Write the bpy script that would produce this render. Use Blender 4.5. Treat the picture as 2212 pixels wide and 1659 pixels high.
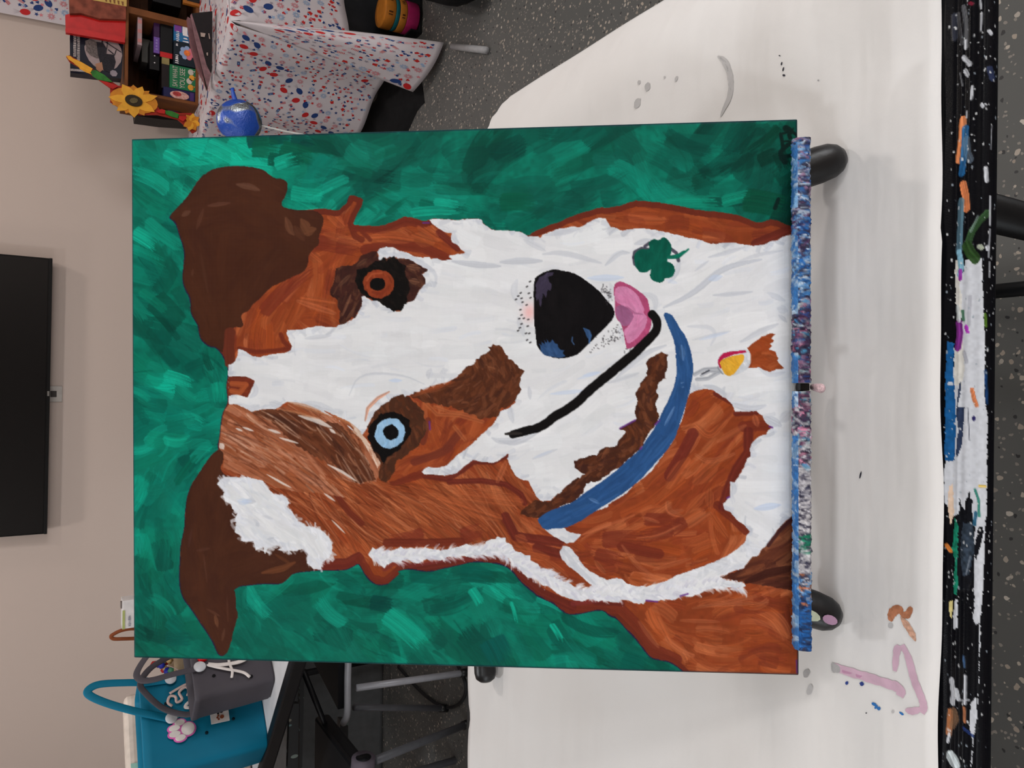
import bpy, bmesh, math, random
import numpy as np
from mathutils import Vector, Matrix

# ================================================================ camera, world, light, exposure
for o in list(bpy.data.objects): bpy.data.objects.remove(o)
SC = bpy.context.scene
COL = SC.collection
FPX = 1600.0; PITCH = math.radians(31.5); ROLL = math.radians(0.6); CZ = 1.255
R0 = np.array([1, 0, 0.]); U0 = np.array([0, math.sin(PITCH), math.cos(PITCH)]); FW = np.array([0, math.cos(PITCH), -math.sin(PITCH)])
RX = math.cos(ROLL) * R0 + math.sin(ROLL) * U0; UX = -math.sin(ROLL) * R0 + math.cos(ROLL) * U0; CO = np.array([0, 0, CZ])
cam_d = bpy.data.cameras.new('camera'); cam = bpy.data.objects.new('camera', cam_d); COL.objects.link(cam)
cam_d.sensor_width = 36.0; cam_d.lens = FPX * 36.0 / 2212.0; cam_d.clip_start = .02
# the phone was held on its side: the room's "up" points to the left of the frame
cam.matrix_world = Matrix(((-UX[0], RX[0], -FW[0], 0), (-UX[1], RX[1], -FW[1], 0), (-UX[2], RX[2], -FW[2], CZ), (0, 0, 0, 1)))
SC.camera = cam
vs = SC.view_settings; vs.view_transform = 'Standard'; vs.look = 'None'; vs.gamma = 1.0; vs.use_curve_mapping = False
vs.exposure = -0.32
w = bpy.data.worlds.new('world'); SC.world = w; w.use_nodes = True
w.node_tree.nodes['Background'].inputs[0].default_value = (.9, .95, 1, 1); w.node_tree.nodes['Background'].inputs[1].default_value = .25
CEIL = 2.75
LAMPS = [  # x, y, watts, colour
    (-1.0, 3.15, 7.5, (1.0, .93, .88)), (1.15, 3.05, 8, (1.0, .90, .83)),
    (-1.25, 1.67, 17, (.95, .97, 1.0)), (1.15, 1.76, 17, (1.0, .92, .86)),
    (-1.1, -.35, 10, (.93, .97, 1.0)), (1.1, -.35, 10, (1.0, .97, .94)),
    (-1.6, -2.1, 12, (.94, .98, 1.0)), (1.6, -2.1, 12, (.98, .99, 1.0))]
for i, (x, y, e, c) in enumerate(LAMPS):
    l = bpy.data.lights.new('ceiling_lamp', 'AREA'); l.shape = 'DISK'; l.size = .22; l.energy = e; l.color = c
    lo = bpy.data.objects.new('ceiling_lamp', l); lo.location = (x, y, CEIL - .035); COL.objects.link(lo)

for x, e, c in ((3.56, 110, (.975, .985, 1.0)), (-3.56, 54, (.88, .95, 1.0))):   # unseen fill lights added at the side walls to brighten the canvas
    wl = bpy.data.lights.new('side_fill_light', 'AREA'); wl.shape = 'RECTANGLE'; wl.size = 2.0; wl.size_y = 1.4; wl.energy = e; wl.color = c
    wo = bpy.data.objects.new('side_fill_light', wl); wo.location = (x, -1.7, 1.55); wo.rotation_euler = (0, math.radians(90 if x > 0 else -90), 0); wl.size, wl.size_y = 1.4, 2.0; COL.objects.link(wo)

def ray(x, y): return ((829.5 - y) * RX + (1106 - x) * UX + FPX * FW) / FPX
def onz(x, y, z): d = ray(x, y); return CO + d * (z - CZ) / d[2]       # photo pixel -> point on the level z
def ony(x, y, Y): d = ray(x, y); return CO + d * Y / d[1]              # photo pixel -> point at depth Y

# ================================================================ helpers
def lin(c): return tuple((v / 12.92 if v <= .04045 else ((v + .055) / 1.055) ** 2.4) for v in c)
def rgb(r, g, b): return lin((r / 255, g / 255, b / 255))
class NT:
    def __init__(s, name):
        s.m = bpy.data.materials.new(name); s.m.use_nodes = True; s.t = s.m.node_tree; s.n = s.t.nodes; s.b = s.n['Principled BSDF']
    def node(s, typ, **kw):
        n = s.n.new(typ)
        for k, v in kw.items(): setattr(n, k, v)
        return n
    def link(s, a, b): s.t.links.new(a, b)
    def math(s, op, a, b=None, c=None):
        n = s.node('ShaderNodeMath', operation=op)
        for i, v in enumerate((a, b, c)):
            if v is None: continue
            if isinstance(v, (int, float)): n.inputs[i].default_value = v
            else: s.link(v, n.inputs[i])
        return n.outputs[0]
    def noise(s, vec, scale, detail=3, rough=.5):
        n = s.node('ShaderNodeTexNoise'); n.inputs['Scale'].default_value = scale; n.inputs['Detail'].default_value = detail; n.inputs['Roughness'].default_value = rough
        if vec is not None: s.link(vec, n.inputs['Vector'])
        return n
    def coord(s, which='Object', scale=None):
        c = s.node('ShaderNodeTexCoord').outputs[which]
        if scale:
            m = s.node('ShaderNodeMapping'); m.inputs['Scale'].default_value = scale; s.link(c, m.inputs['Vector']); c = m.outputs[0]
        return c
    def ramp(s, fac, stops, interp='LINEAR'):
        r = s.node('ShaderNodeValToRGB'); r.color_ramp.interpolation = interp; e = r.color_ramp.elements
        while len(e) > 1: e.remove(e[-1])
        e[0].position = stops[0][0]; e[0].color = (*stops[0][1], 1)
        for p, c in stops[1:]: k = e.new(p); k.color = (*c, 1)
        s.link(fac, r.inputs[0]); return r.outputs[0]
    def mix(s, fac, a, b, mode='MIX'):
        n = s.node('ShaderNodeMix', data_type='RGBA', blend_type=mode)
        for i, v in ((0, fac), (6, a), (7, b)):
            if isinstance(v, (int, float)): n.inputs[i].default_value = v
            elif isinstance(v, tuple): n.inputs[i].default_value = (*v, 1)
            else: s.link(v, n.inputs[i])
        return n.outputs[2]
    def bump(s, h, strength, dist=.001):
        b = s.node('ShaderNodeBump'); b.inputs['Strength'].default_value = strength; b.inputs['Distance'].default_value = dist
        s.link(h, b.inputs['Height']); s.link(b.outputs[0], s.b.inputs['Normal'])
    def set(s, **kw):
        for k, v in kw.items():
            i = s.b.inputs[k.replace('_', ' ')]
            if isinstance(v, (int, float, tuple)): i.default_value = v if not (isinstance(v, tuple) and len(v) == 3) else (*v, 1)
            else: s.link(v, i)
MATS = {}
def mat(name, col, rough=.5, var=.12, scale=30, bump=.15, metal=0., spec=.18, bscale=None, coat=0.):
    """plain surface with a little unevenness of colour and relief"""
    if name in MATS: return MATS[name]
    t = NT(name); c = t.coord(); n = t.noise(c, scale, 4)
    a = tuple(v * (1 - var) for v in col); b = tuple(min(1, v * (1 + var)) for v in col)
    t.set(Base_Color=t.ramp(n.outputs[0], [(.3, a), (.7, b)]), Roughness=rough, Metallic=metal, Specular_IOR_Level=spec, Coat_Weight=coat)
    if bump: t.bump(t.noise(c, bscale or scale * 6, 3).outputs[0], bump, .001)
    MATS[name] = t.m; return t.m

def mesh(name, verts, faces, m=None, parent=None, smooth=False, mats=None, idx=None, loc=None):
    me = bpy.data.meshes.new(name); me.from_pydata([tuple(map(float, v)) for v in verts], [], [tuple(f) for f in faces])
    if mats:
        for q in mats: me.materials.append(q)
        if idx is not None: me.polygons.foreach_set('material_index', idx)
    elif m: me.materials.append(m)
    if smooth: me.polygons.foreach_set('use_smooth', [True] * len(me.polygons))
    me.validate(); me.update(); o = bpy.data.objects.new(name, me); COL.objects.link(o)
    if parent: o.parent = parent
    if loc is not None: o.location = loc
    return o
def bm_obj(name, bm, m=None, parent=None, smooth=False, loc=None, rot=None):
    me = bpy.data.meshes.new(name); bm.normal_update(); bm.to_mesh(me); bm.free()
    if m: me.materials.append(m)
    if smooth: me.polygons.foreach_set('use_smooth', [True] * len(me.polygons))
    o = bpy.data.objects.new(name, me); COL.objects.link(o)
    if parent: o.parent = parent
    if loc is not None: o.location = loc
    if rot is not None: o.rotation_euler = rot
    return o
def thing(name, label, cat, loc=(0, 0, 0), rot=(0, 0, 0), group=None):
    o = bpy.data.objects.new(name, None); o.empty_display_size = .05; COL.objects.link(o); o.location = loc; o.rotation_euler = rot
    tag(o, label, cat, group); return o
def tag(o, label=None, cat=None, group=None, kind=None):
    if label: o['label'] = label
    if cat: o['category'] = cat
    if group: o['group'] = group
    if kind: o['kind'] = kind
    return o
def bbox(bm, x0, x1, y0, y1, z0, z1, bev=0., seg=2, mtx=None):
    g = bmesh.ops.create_cube(bm, size=1.0); vv = g['verts']
    for v in vv: v.co = Vector((x0 + (v.co.x + .5) * (x1 - x0), y0 + (v.co.y + .5) * (y1 - y0), z0 + (v.co.z + .5) * (z1 - z0)))
    if bev:
        es = list({e for v in vv for e in v.link_edges}); r = bmesh.ops.bevel(bm, geom=es, offset=bev, segments=seg, affect='EDGES', profile=.5); vv = [v for v in {v for f in r['faces'] for v in f.verts} | {v for v in vv if v.is_valid}]
    if mtx is not None: bmesh.ops.transform(bm, matrix=mtx, verts=[v for v in vv if v.is_valid])
    return vv
def box(name, x0, x1, y0, y1, z0, z1, m, parent=None, bev=.002, seg=2, smooth=False, loc=None, rot=None):
    bm = bmesh.new(); bbox(bm, x0, x1, y0, y1, z0, z1, bev, seg); return bm_obj(name, bm, m, parent, smooth, loc, rot)
def tube_geo(pts, r, n=10, cap=True, flat=1.0, up=None):
    pts = [np.asarray(p, float) for p in pts]; rs = r if hasattr(r, '__len__') else [r] * len(pts); V = []; Fc = []; prev = None
    for i, p in enumerate(pts):
        d = pts[min(i + 1, len(pts) - 1)] - pts[max(i - 1, 0)]; d = d / (np.linalg.norm(d) + 1e-12)
        if prev is None:
            a = np.array(up, float) if up is not None else (np.array([0, 0, 1.]) if abs(d[2]) < .9 else np.array([1., 0, 0]))
        else: a = prev
        a = a - d * (a @ d); a /= np.linalg.norm(a) + 1e-12; prev = a; b = np.cross(d, a)
        for k in range(n): t = 2 * math.pi * k / n; V.append(p + rs[i] * (math.cos(t) * a * flat + math.sin(t) * b))
    for i in range(len(pts) - 1):
        for k in range(n): k2 = (k + 1) % n; Fc.append((i * n + k, i * n + k2, (i + 1) * n + k2, (i + 1) * n + k))
    if cap: Fc.append(tuple(range(n))[::-1]); Fc.append(tuple((len(pts) - 1) * n + k for k in range(n)))
    return V, Fc
def tube(name, pts, r, m, parent=None, n=10, flat=1.0, up=None, smooth=True):
    V, Fc = tube_geo(pts, r, n, True, flat, up); return mesh(name, V, Fc, m, parent, smooth)
def lathe(name, prof, m, parent=None, n=24, loc=None, rot=None, smooth=True):
    V = []; Fc = []
    for (r, z) in prof:
        for k in range(n): t = 2 * math.pi * k / n; V.append((r * math.cos(t), r * math.sin(t), z))
    for i in range(len(prof) - 1):
        for k in range(n): k2 = (k + 1) % n; Fc.append((i * n + k, i * n + k2, (i + 1) * n + k2, (i + 1) * n + k))
    Fc.append(tuple(range(n))[::-1]); Fc.append(tuple((len(prof) - 1) * n + k for k in range(n)))
    o = mesh(name, V, Fc, m, parent, smooth, loc=loc)
    if rot is not None: o.rotation_euler = rot
    return o
def curve(pts, n=6):
    """Catmull-Rom through the points"""
    P = [np.asarray(p, float) for p in pts]; P = [2 * P[0] - P[1]] + P + [2 * P[-1] - P[-2]]; out = []
    for i in range(1, len(P) - 2):
        for k in range(n):
            t = k / n; a, b, c, d = P[i - 1:i + 3]
            out.append(.5 * ((2 * b) + (-a + c) * t + (2 * a - 5 * b + 4 * c - d) * t * t + (-a + 3 * b - 3 * c + d) * t ** 3))
    out.append(P[-2]); return out
def prism(name, poly, z0, z1, m, parent=None, loc=None, rot=None, bev=0.):
    bm = bmesh.new(); vs_ = [bm.verts.new((x, y, z0)) for x, y in poly]; f = bm.faces.new(vs_)
    r = bmesh.ops.extrude_face_region(bm, geom=[f]); up = [v for v in r['geom'] if isinstance(v, bmesh.types.BMVert)]
    for v in up: v.co.z = z1
    bmesh.ops.recalc_face_normals(bm, faces=bm.faces)
    if bev:
        es = [e for e in bm.edges if abs(e.verts[0].co.z - z1) < 1e-7 and abs(e.verts[1].co.z - z1) < 1e-7]
        bmesh.ops.bevel(bm, geom=es, offset=bev, segments=2, affect='EDGES')
    bmesh.ops.triangulate(bm, faces=[f for f in bm.faces if len(f.verts) > 4])
    return bm_obj(name, bm, m, parent, loc=loc, rot=rot)
def text_mesh(name, body, size, m, parent, mtx, depth=.0004, shear=0., align='CENTER'):
    cu = bpy.data.curves.new(name, 'FONT'); cu.body = body; cu.size = size; cu.extrude = depth; cu.shear = shear; cu.align_x = align; cu.align_y = 'CENTER'; cu.resolution_u = 4
    tmp = bpy.data.objects.new(name, cu); COL.objects.link(tmp); dg = bpy.context.evaluated_depsgraph_get(); dg.update()
    me = bpy.data.meshes.new_from_object(tmp.evaluated_get(dg)); bpy.data.objects.remove(tmp); me.materials.clear(); me.materials.append(m)
    o = bpy.data.objects.new(name, me); COL.objects.link(o); o.parent = parent; o.matrix_local = mtx; return o
def frame(o, x, y, z):
    """matrix with the given axes (columns) and origin"""
    return Matrix(((x[0], y[0], z[0], o[0]), (x[1], y[1], z[1], o[1]), (x[2], y[2], z[2], o[2]), (0, 0, 0, 1)))
def unit(v): v = np.asarray(v, float); return v / np.linalg.norm(v)

# ---------------------------------------------------------------- painting
PW, PH = 1440, 1152          # the canvas face in paint cells: height 508 mm x width 406 mm
ZM = {'P': (0, 0, 1), 'A': (280, 280, 4.1475), 'B': (680, 400, 5.53), 'C': (280, 660, 4.608), 'D': (1080, 420, 4.1475),
      'E': (1340, 420, 4.1475), 'F': (380, 860, 4.1475), 'G': (700, 780, 3.687), 'H': (1060, 800, 3.770),
      'I': (1380, 780, 4.608), 'J': (360, 1040, 3.95), 'K': (780, 1120, 4.609), 'L': (1160, 1060, 3.814), 'M': (480, 480, 5.53),
      'N': (1560, 250, 12.76)}

def homography(src, dst):
    A = []
    for (x, y), (u, v) in zip(src, dst):
        A.append([x, y, 1, 0, 0, 0, -u * x, -u * y, -u]); A.append([0, 0, 0, x, y, 1, -v * x, -v * y, -v])
    return np.linalg.svd(np.array(A, float))[2][-1].reshape(3, 3)
HM = homography([(283, 297), (1719, 257), (1725, 1460), (290, 1422)], [(0, 0), (PW, 0), (PW, PH), (0, PH)])

def pp(s):
    """'A 1,2 3,4 B 5,6' -> points on the canvas face, sheet letter by sheet letter"""
    out = []; z = ZM['P']
    for t in s.split():
        if t in ZM: z = ZM[t]; continue
        a, b = t.split(',')
        x = z[0] + float(a) / z[2]; y = z[1] + float(b) / z[2]
        w = HM @ (x, y, 1.0); out.append((w[0] / w[2], w[1] / w[2]))
    return np.array(out)

rng = np.random.RandomState(7)

def vnoise(shape, cell, seed):
    r = np.random.RandomState(seed)
    h, w = shape; gh, gw = int(h / cell) + 3, int(w / cell) + 3
    g = r.rand(gh, gw); y = np.arange(h) / cell; x = np.arange(w) / cell
    yi = y.astype(int); xi = x.astype(int); fy = y - yi; fx = x - xi
    fy = fy * fy * (3 - 2 * fy); fx = fx * fx * (3 - 2 * fx); fy = fy[:, None]; fx = fx[None]
    a = g[yi][:, xi]; b = g[yi][:, xi + 1]; c = g[yi + 1][:, xi]; d = g[yi + 1][:, xi + 1]
    return (a * (1 - fx) + b * fx) * (1 - fy) + (c * (1 - fx) + d * fx) * fy

def smooth(p, n=1):
    for _ in range(n):
        q = np.roll(p, -1, 0); p = np.stack([p * .75 + q * .25, p * .25 + q * .75], 1).reshape(-1, 2)
    return p

def rough(p, amp, seed, step=5.0):
    """break a smooth outline into the small uneven steps of brush hairs"""
    r = np.random.RandomState(seed); out = []
    for a, b in zip(p, np.roll(p, -1, 0)):
        L = np.hypot(*(b - a)); n = max(1, int(L / step)); d = (b - a) / (L + 1e-6); nn = np.array([-d[1], d[0]])
        for k in range(n): out.append(a + (b - a) * k / n + nn * r.uniform(-amp, amp))
    return np.array(out)

def fill(poly, shape=None):
    PH_, PW_ = shape or (PH, PW); m = np.zeros((PH_, PW_), bool); x = poly[:, 0]; y = poly[:, 1]; x2 = np.roll(x, -1); y2 = np.roll(y, -1)
    lo = max(0, int(y.min())); hi = min(PH_ - 1, int(y.max()) + 1)
    for r in range(lo, hi + 1):
        yc = r + .5; k = (y <= yc) != (y2 <= yc)
        if not k.any(): continue
        xs = np.sort(x[k] + (yc - y[k]) / (y2[k] - y[k]) * (x2[k] - x[k]))
        for a, b in zip(xs[::2], xs[1::2]):
            a = max(0, int(round(a))); b = min(PW_, int(round(b)))
            if b > a: m[r, a:b] = True
    return m

def erode(m, n):
    for _ in range(n):
        q = m.copy(); q[1:] &= m[:-1]; q[:-1] &= m[1:]; q[:, 1:] &= m[:, :-1]; q[:, :-1] &= m[:, 1:]; m = q
    return m

C = lambda r, g, b: np.array([r, g, b], float) / 255

class Board:
    def __init__(s, h=None, w=None):
        h = h or PH; w = w or PW; s.rgb = np.zeros((h, w, 3), np.float32); s.h = np.zeros((h, w), np.float32); s.lab = np.zeros((h, w), np.uint8)
    def flat(s, m, col, lab, var=.03, seed=1, h=.3):
        n = (vnoise((PH, PW), 40, seed) * .6 + vnoise((PH, PW), 9, seed + 1) * .4 - .5) * 2
        s.rgb[m] = np.clip(col[None] * (1 + var * n[m][:, None]), 0, 1); s.lab[m] = lab; s.h[m] = h
    def stroke(s, x, y, ang, L, w, col, mask=None, bend=0., alpha=.9, bris=.12, dry=.35, seed=None, hgt=.5):
        r = np.random.RandomState(seed if seed is not None else rng.randint(1 << 30))
        R = L / 2 + w + abs(bend) * L / 2 + 2
        x0, x1 = max(0, int(x - R)), min(s.lab.shape[1], int(x + R)); y0, y1 = max(0, int(y - R)), min(s.lab.shape[0], int(y + R))
        if x1 <= x0 or y1 <= y0: return
        yy, xx = np.mgrid[y0:y1, x0:x1].astype(np.float32); dx = xx - x; dy = yy - y
        ca, sa = math.cos(ang), math.sin(ang)
        t = (dx * ca + dy * sa) / (L / 2); q = -dx * sa + dy * ca - bend * (L / 2) * (t * t - .33)
        q = q / (w / 2)
        nb = max(6, int(w * .9)); b1 = r.rand(nb + 3); b2 = r.rand(nb + 3)
        k = np.clip((q + 1) * .5 * nb, 0, nb + .999); ki = k.astype(int); kf = k - ki
        bb = b1[ki] * (1 - kf) + b1[ki + 1] * kf; bc = b2[ki] * (1 - kf) + b2[ki + 1] * kf
        end = 1 - .35 * bb * dry * 2 - .12 * q * q
        m = (np.abs(q) < 1) & (t < end) & (t > -1 + .10 * bc + .12 * q * q)
        edge = np.clip((1 - np.abs(q)) * w / 2 / 1.3, 0, 1)
        wear = np.clip((end - t) / (.25 + dry), 0, 1)
        a = alpha * edge * m * np.where(bc < dry * .9, wear, 1) * (.75 + .25 * bb)
        if mask is not None: a = a * mask[y0:y1, x0:x1]
        tone = 1 + bris * (bb - .5) * 2 + bris * .6 * (bc - .5)
        c = col[None, None] * tone[..., None]
        v = s.rgb[y0:y1, x0:x1]; v += (a[..., None] * (c - v)).astype(np.float32)
        hh = s.h[y0:y1, x0:x1]; hh += (a * (hgt * (.35 + .9 * bb) - hh)).astype(np.float32)
    def path(s, pts, w, col, lab=None, alpha=1., bris=.08, mask=None, taper=0., hgt=.6, seed=3):
        """a brush line along a polyline"""
        pts = np.asarray(pts, float); r = np.random.RandomState(seed)
        seg = np.hypot(*(np.diff(pts, axis=0)).T); T = seg.sum() + 1e-6; acc = 0
        mx0, mx1 = max(0, int(pts[:, 0].min() - w)), min(s.lab.shape[1], int(pts[:, 0].max() + w) + 1)
        my0, my1 = max(0, int(pts[:, 1].min() - w)), min(s.lab.shape[0], int(pts[:, 1].max() + w) + 1)
        if mx1 <= mx0 or my1 <= my0: return
        yy, xx = np.mgrid[my0:my1, mx0:mx1].astype(np.float32); best = np.full(xx.shape, 1e9); tt = np.zeros(xx.shape); sg = np.zeros(xx.shape)
        for (a, b, L) in zip(pts[:-1], pts[1:], seg):
            if L < 1e-6: continue
            d = (b - a) / L; u = np.clip((xx - a[0]) * d[0] + (yy - a[1]) * d[1], 0, L)
            px = xx - a[0] - u * d[0]; py = yy - a[1] - u * d[1]; ds = np.hypot(px, py); k = ds < best
            best[k] = ds[k]; tt[k] = ((acc + u) / T)[k]; sg[k] = (d[0] * py - d[1] * px)[k]; acc += L
        ww = w / 2 * (1 - taper * np.abs(tt * 2 - 1) ** 2) * (.93 + .14 * vnoise(xx.shape, 7, seed))
        nb = max(6, int(w * .8)); b1 = r.rand(nb + 3); k = np.clip((sg / (w / 2) + 1) * .5 * nb, 0, nb + .99); ki = k.astype(int); kf = k - ki
        bb = b1[ki] * (1 - kf) + b1[ki + 1] * kf
        a = alpha * np.clip((ww - best) / 1.1 + .5, 0, 1)
        if mask is not None: a = a * mask[my0:my1, mx0:mx1]
        v = s.rgb[my0:my1, mx0:mx1]; v += (a[..., None] * (col[None, None] * (1 + bris * (bb - .5) * 2)[..., None] - v)).astype(np.float32)
        hh = s.h[my0:my1, mx0:mx1]; hh += (a * (hgt * (.5 + .6 * bb) - hh)).astype(np.float32)
        if lab is not None: s.lab[my0:my1, mx0:mx1][a > .5] = lab

def field(ctrl):
    P = np.array([pp('%g,%g' % (c[0], c[1]))[0] for c in ctrl]); A = np.radians([c[2] for c in ctrl]) * 2
    def f(x, y):
        w = 1 / (((P[:, 0] - x) ** 2 + (P[:, 1] - y) ** 2) + 900.) ** 1.5
        return .5 * math.atan2((w * np.sin(A)).sum(), (w * np.cos(A)).sum())
    return f

def scatter(B, mask, n, L, w, pal, ang, jit=.25, bend=.15, alpha=.85, bris=.12, dry=.4, hgt=.5, clip=None, seed=5, tone=None):
    r = np.random.RandomState(seed); ys, xs = np.nonzero(mask)
    if len(ys) == 0: return
    for k in r.randint(len(ys), size=n):
        x, y = xs[k], ys[k]; c = pal[r.choice(len(pal), p=None)]
        if tone is not None: c = c * tone(x, y, r)
        a = ang(x, y) + r.normal() * jit
        if r.rand() < .5: a += math.pi
        B.stroke(x, y, a, L * r.uniform(.5, 1.4), w * r.uniform(.5, 1.4), c * r.uniform(.94, 1.06), clip if clip is not None else mask,
                 bend=r.uniform(-bend, bend), alpha=alpha * r.uniform(.6, 1), bris=bris, dry=dry * r.uniform(.3, 1.3), seed=r.randint(1 << 30), hgt=hgt)

def paint_dog():
    B = Board(); full = np.ones((PH, PW), bool)
    # ---- green ground
    tl = [  # brightness of the green by place, as painted
        (300, 330, .95), (450, 320, 1.1), (560, 330, 1.0), (700, 320, .62), (820, 300, .62), (900, 330, .5), (900, 420, .9), (1000, 380, .6), (1080, 360, .75), (1080, 440, .62),
        (1200, 330, .72), (1200, 400, .66), (1350, 300, .55), (1400, 400, .85), (1500, 350, .6), (1650, 300, .45), (1650, 400, .5), (1700, 470, .38),
        (320, 450, .8), (350, 560, .62), (310, 530, 1.05), (310, 650, .85), (350, 700, .6), (420, 780, .5), (320, 820, .95), (430, 880, .95), (400, 930, 1.0), (330, 1000, 1.0), (330, 1100, .95),
        (350, 1200, .8), (300, 1260, .85), (340, 1400, .5), (400, 1350, .85), (460, 1440, .7), (560, 1300, .95), (640, 1380, .72), (700, 1300, .9), (760, 1400, .7),
        (820, 1300, .55), (880, 1350, .85), (960, 1250, .55), (960, 1400, .6), (1050, 1290, .85), (1060, 1370, .55), (1150, 1280, .9), (1200, 1380, .85), (1300, 1360, .8), (1350, 1420, .72), (1400, 1440, .5), (530, 400, 1.15), (640, 430, 1.1), (470, 300, 1.2)]
    TP = np.array([pp('%g,%g' % (a, b))[0] for a, b, c in tl]); TV = np.array([c for a, b, c in tl])
    def gt(x, y, r):
        w = 1 / (((TP[:, 0] - x) ** 2 + (TP[:, 1] - y) ** 2) + 400.) ** 1.5
        return (w * TV).sum() / w.sum() * r.uniform(.66, 1.26)
    gdir = field([(320, 330, 30), (450, 330, 20), (600, 380, 15), (750, 330, 20), (750, 420, -40), (900, 400, 25), (900, 330, -45), (1050, 320, -35), (1050, 450, 10), (1250, 320, -30), (1250, 420, -20),
                  (1400, 330, 60), (1500, 420, 10), (1650, 330, -45), (1680, 430, -60), (310, 500, 35), (400, 600, 70), (310, 640, 40), (400, 740, 45), (330, 850, 25), (440, 800, 70), (440, 900, -10),
                  (330, 960, -30), (400, 1000, -40), (310, 1100, -70), (370, 1150, 80), (310, 1300, 80), (360, 1380, 10), (330, 1340, 50), (420, 1420, 20), (560, 1330, 60), (620, 1280, -20),
                  (640, 1400, 40), (720, 1340, 45), (820, 1280, -10), (860, 1380, 40), (960, 1280, -15), (960, 1370, 45), (1080, 1340, 35), (1100, 1430, 60), (1200, 1330, 35), (1300, 1400, 30), (1400, 1440, 20)])
    B.flat(full, C(8, 112, 92), 0, .2, 11)
    g = [C(12, 156, 130), C(16, 146, 120), C(10, 134, 112), C(22, 166, 140), C(8, 124, 98), C(6, 110, 94)]
    scatter(B, full, 800, 120, 46, g, gdir, .3, .25, .8, .08, .5, .5, seed=21, tone=gt)
    scatter(B, full, 950, 100, 30, g, gdir, .3, .3, .6, .12, .9, .6, seed=22, tone=gt)
    scatter(B, full, 500, 70, 7, g + [C(28, 172, 146)], gdir, .3, .3, .4, .12, .9, .7, seed=23, tone=gt)
    scatter(B, full, 260, 60, 3, [C(2, 60, 50), C(4, 76, 62)], gdir, .3, .3, .5, .12, .9, .2, seed=24, tone=lambda x, y, r: 1.)
    dk = C(2, 62, 56); lt = C(18, 168, 140)
    for s, w, c in [('A 1050,90 1250,60 1450,50 1659,90', 34, dk), ('A 1100,140 1350,170 1659,260', 46, C(4, 84, 62)), ('A 1240,250 1400,270 1560,240', 30, C(2, 76, 60)),
                    ('A 40,900 250,1040', 34, lt), ('A 310,190 470,280', 26, lt), ('A 700,110 1000,270', 36, lt), ('A 900,310 1300,330', 26, lt), ('A 1300,300 1500,240', 30, lt),
                    ('J 0,1345 240,1340', 34, C(3, 84, 74)), ('J 20,1180 150,1290', 36, C(5, 96, 82)), ('F 0,760 220,470', 18, C(3, 90, 72)),
                    ('K 100,830 330,880', 34, dk), ('K 500,560 900,600', 34, C(4, 92, 78)), ('K 1000,540 1350,590', 36, C(3, 84, 72)), ('K 260,950 620,1260', 44, lt * .92),
                    ('K 1300,1200 1420,1450', 60, C(4, 82, 76)), ('K 1100,700 1200,860', 22, lt), ('K 1500,830 1560,1060', 9, lt), ('K 1900,1050 2010,1230', 14, lt),
                    ('L 700,1400 900,1480', 50, C(3, 84, 72)), ('C 350,680 640,780', 28, lt), ('C 880,760 900,960', 34, C(12, 142, 116)), ('C 560,620 760,540', 22, C(5, 78, 66)),
                    ('B 850,330 1150,110', 12, C(5, 92, 74)), ('B 1250,190 1480,260', 18, C(5, 96, 78)), ('B 560,190 760,320', 10, C(5, 100, 82)), ('B 1150,310 1740,290', 22, lt * .9), ('B 1420,180 1740,230', 18, lt * .95),
                    ('D 0,60 330,60', 40, C(3, 84, 62)), ('D 110,290 340,180', 26, C(4, 96, 78)), ('E 400,70 900,60 1180,0', 26, C(14, 138, 112)), ('E 1100,40 1500,120', 50, C(3, 70, 50)), ('N 1500,330 600,1000', 14, C(3, 50, 40)), ('N 1500,300 1000,1000', 22, C(3, 60, 46)), ('N 950,1250 1500,1000 1700,1500', 30, C(3, 48, 38))]:
        P = pp(s)
        for j in range(len(P) - 1):
            d = P[j + 1] - P[j]; c0 = (P[j] + P[j + 1]) / 2
            B.stroke(c0[0], c0[1], math.atan2(d[1], d[0]), np.hypot(*d) * 1.1, w, c, None, bend=.06, alpha=.9, bris=.12, dry=.6, hgt=.8)
    # signature strokes in the lower corner
    sg = C(6, 34, 30)
    for s, w in [('N 1620,480 1740,450 1850,480', 5), ('N 1700,330 1800,400', 13), ('N 1830,390 1990,520', 6), ('N 1910,340 1870,440', 3), ('N 1790,520 1820,600', 8), ('N 1560,500 1600,700 1620,860 1580,1010', 7),
                 ('N 1960,700 1750,800 1560,990 1560,1090 1680,1130 1860,1080', 9), ('N 1600,1150 1680,1260', 12), ('N 1660,700 1780,690 1900,720', 4), ('E 1400,40 1370,120', 8)]:
        B.path(pp(s), w, sg, None, seed=9)
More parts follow.
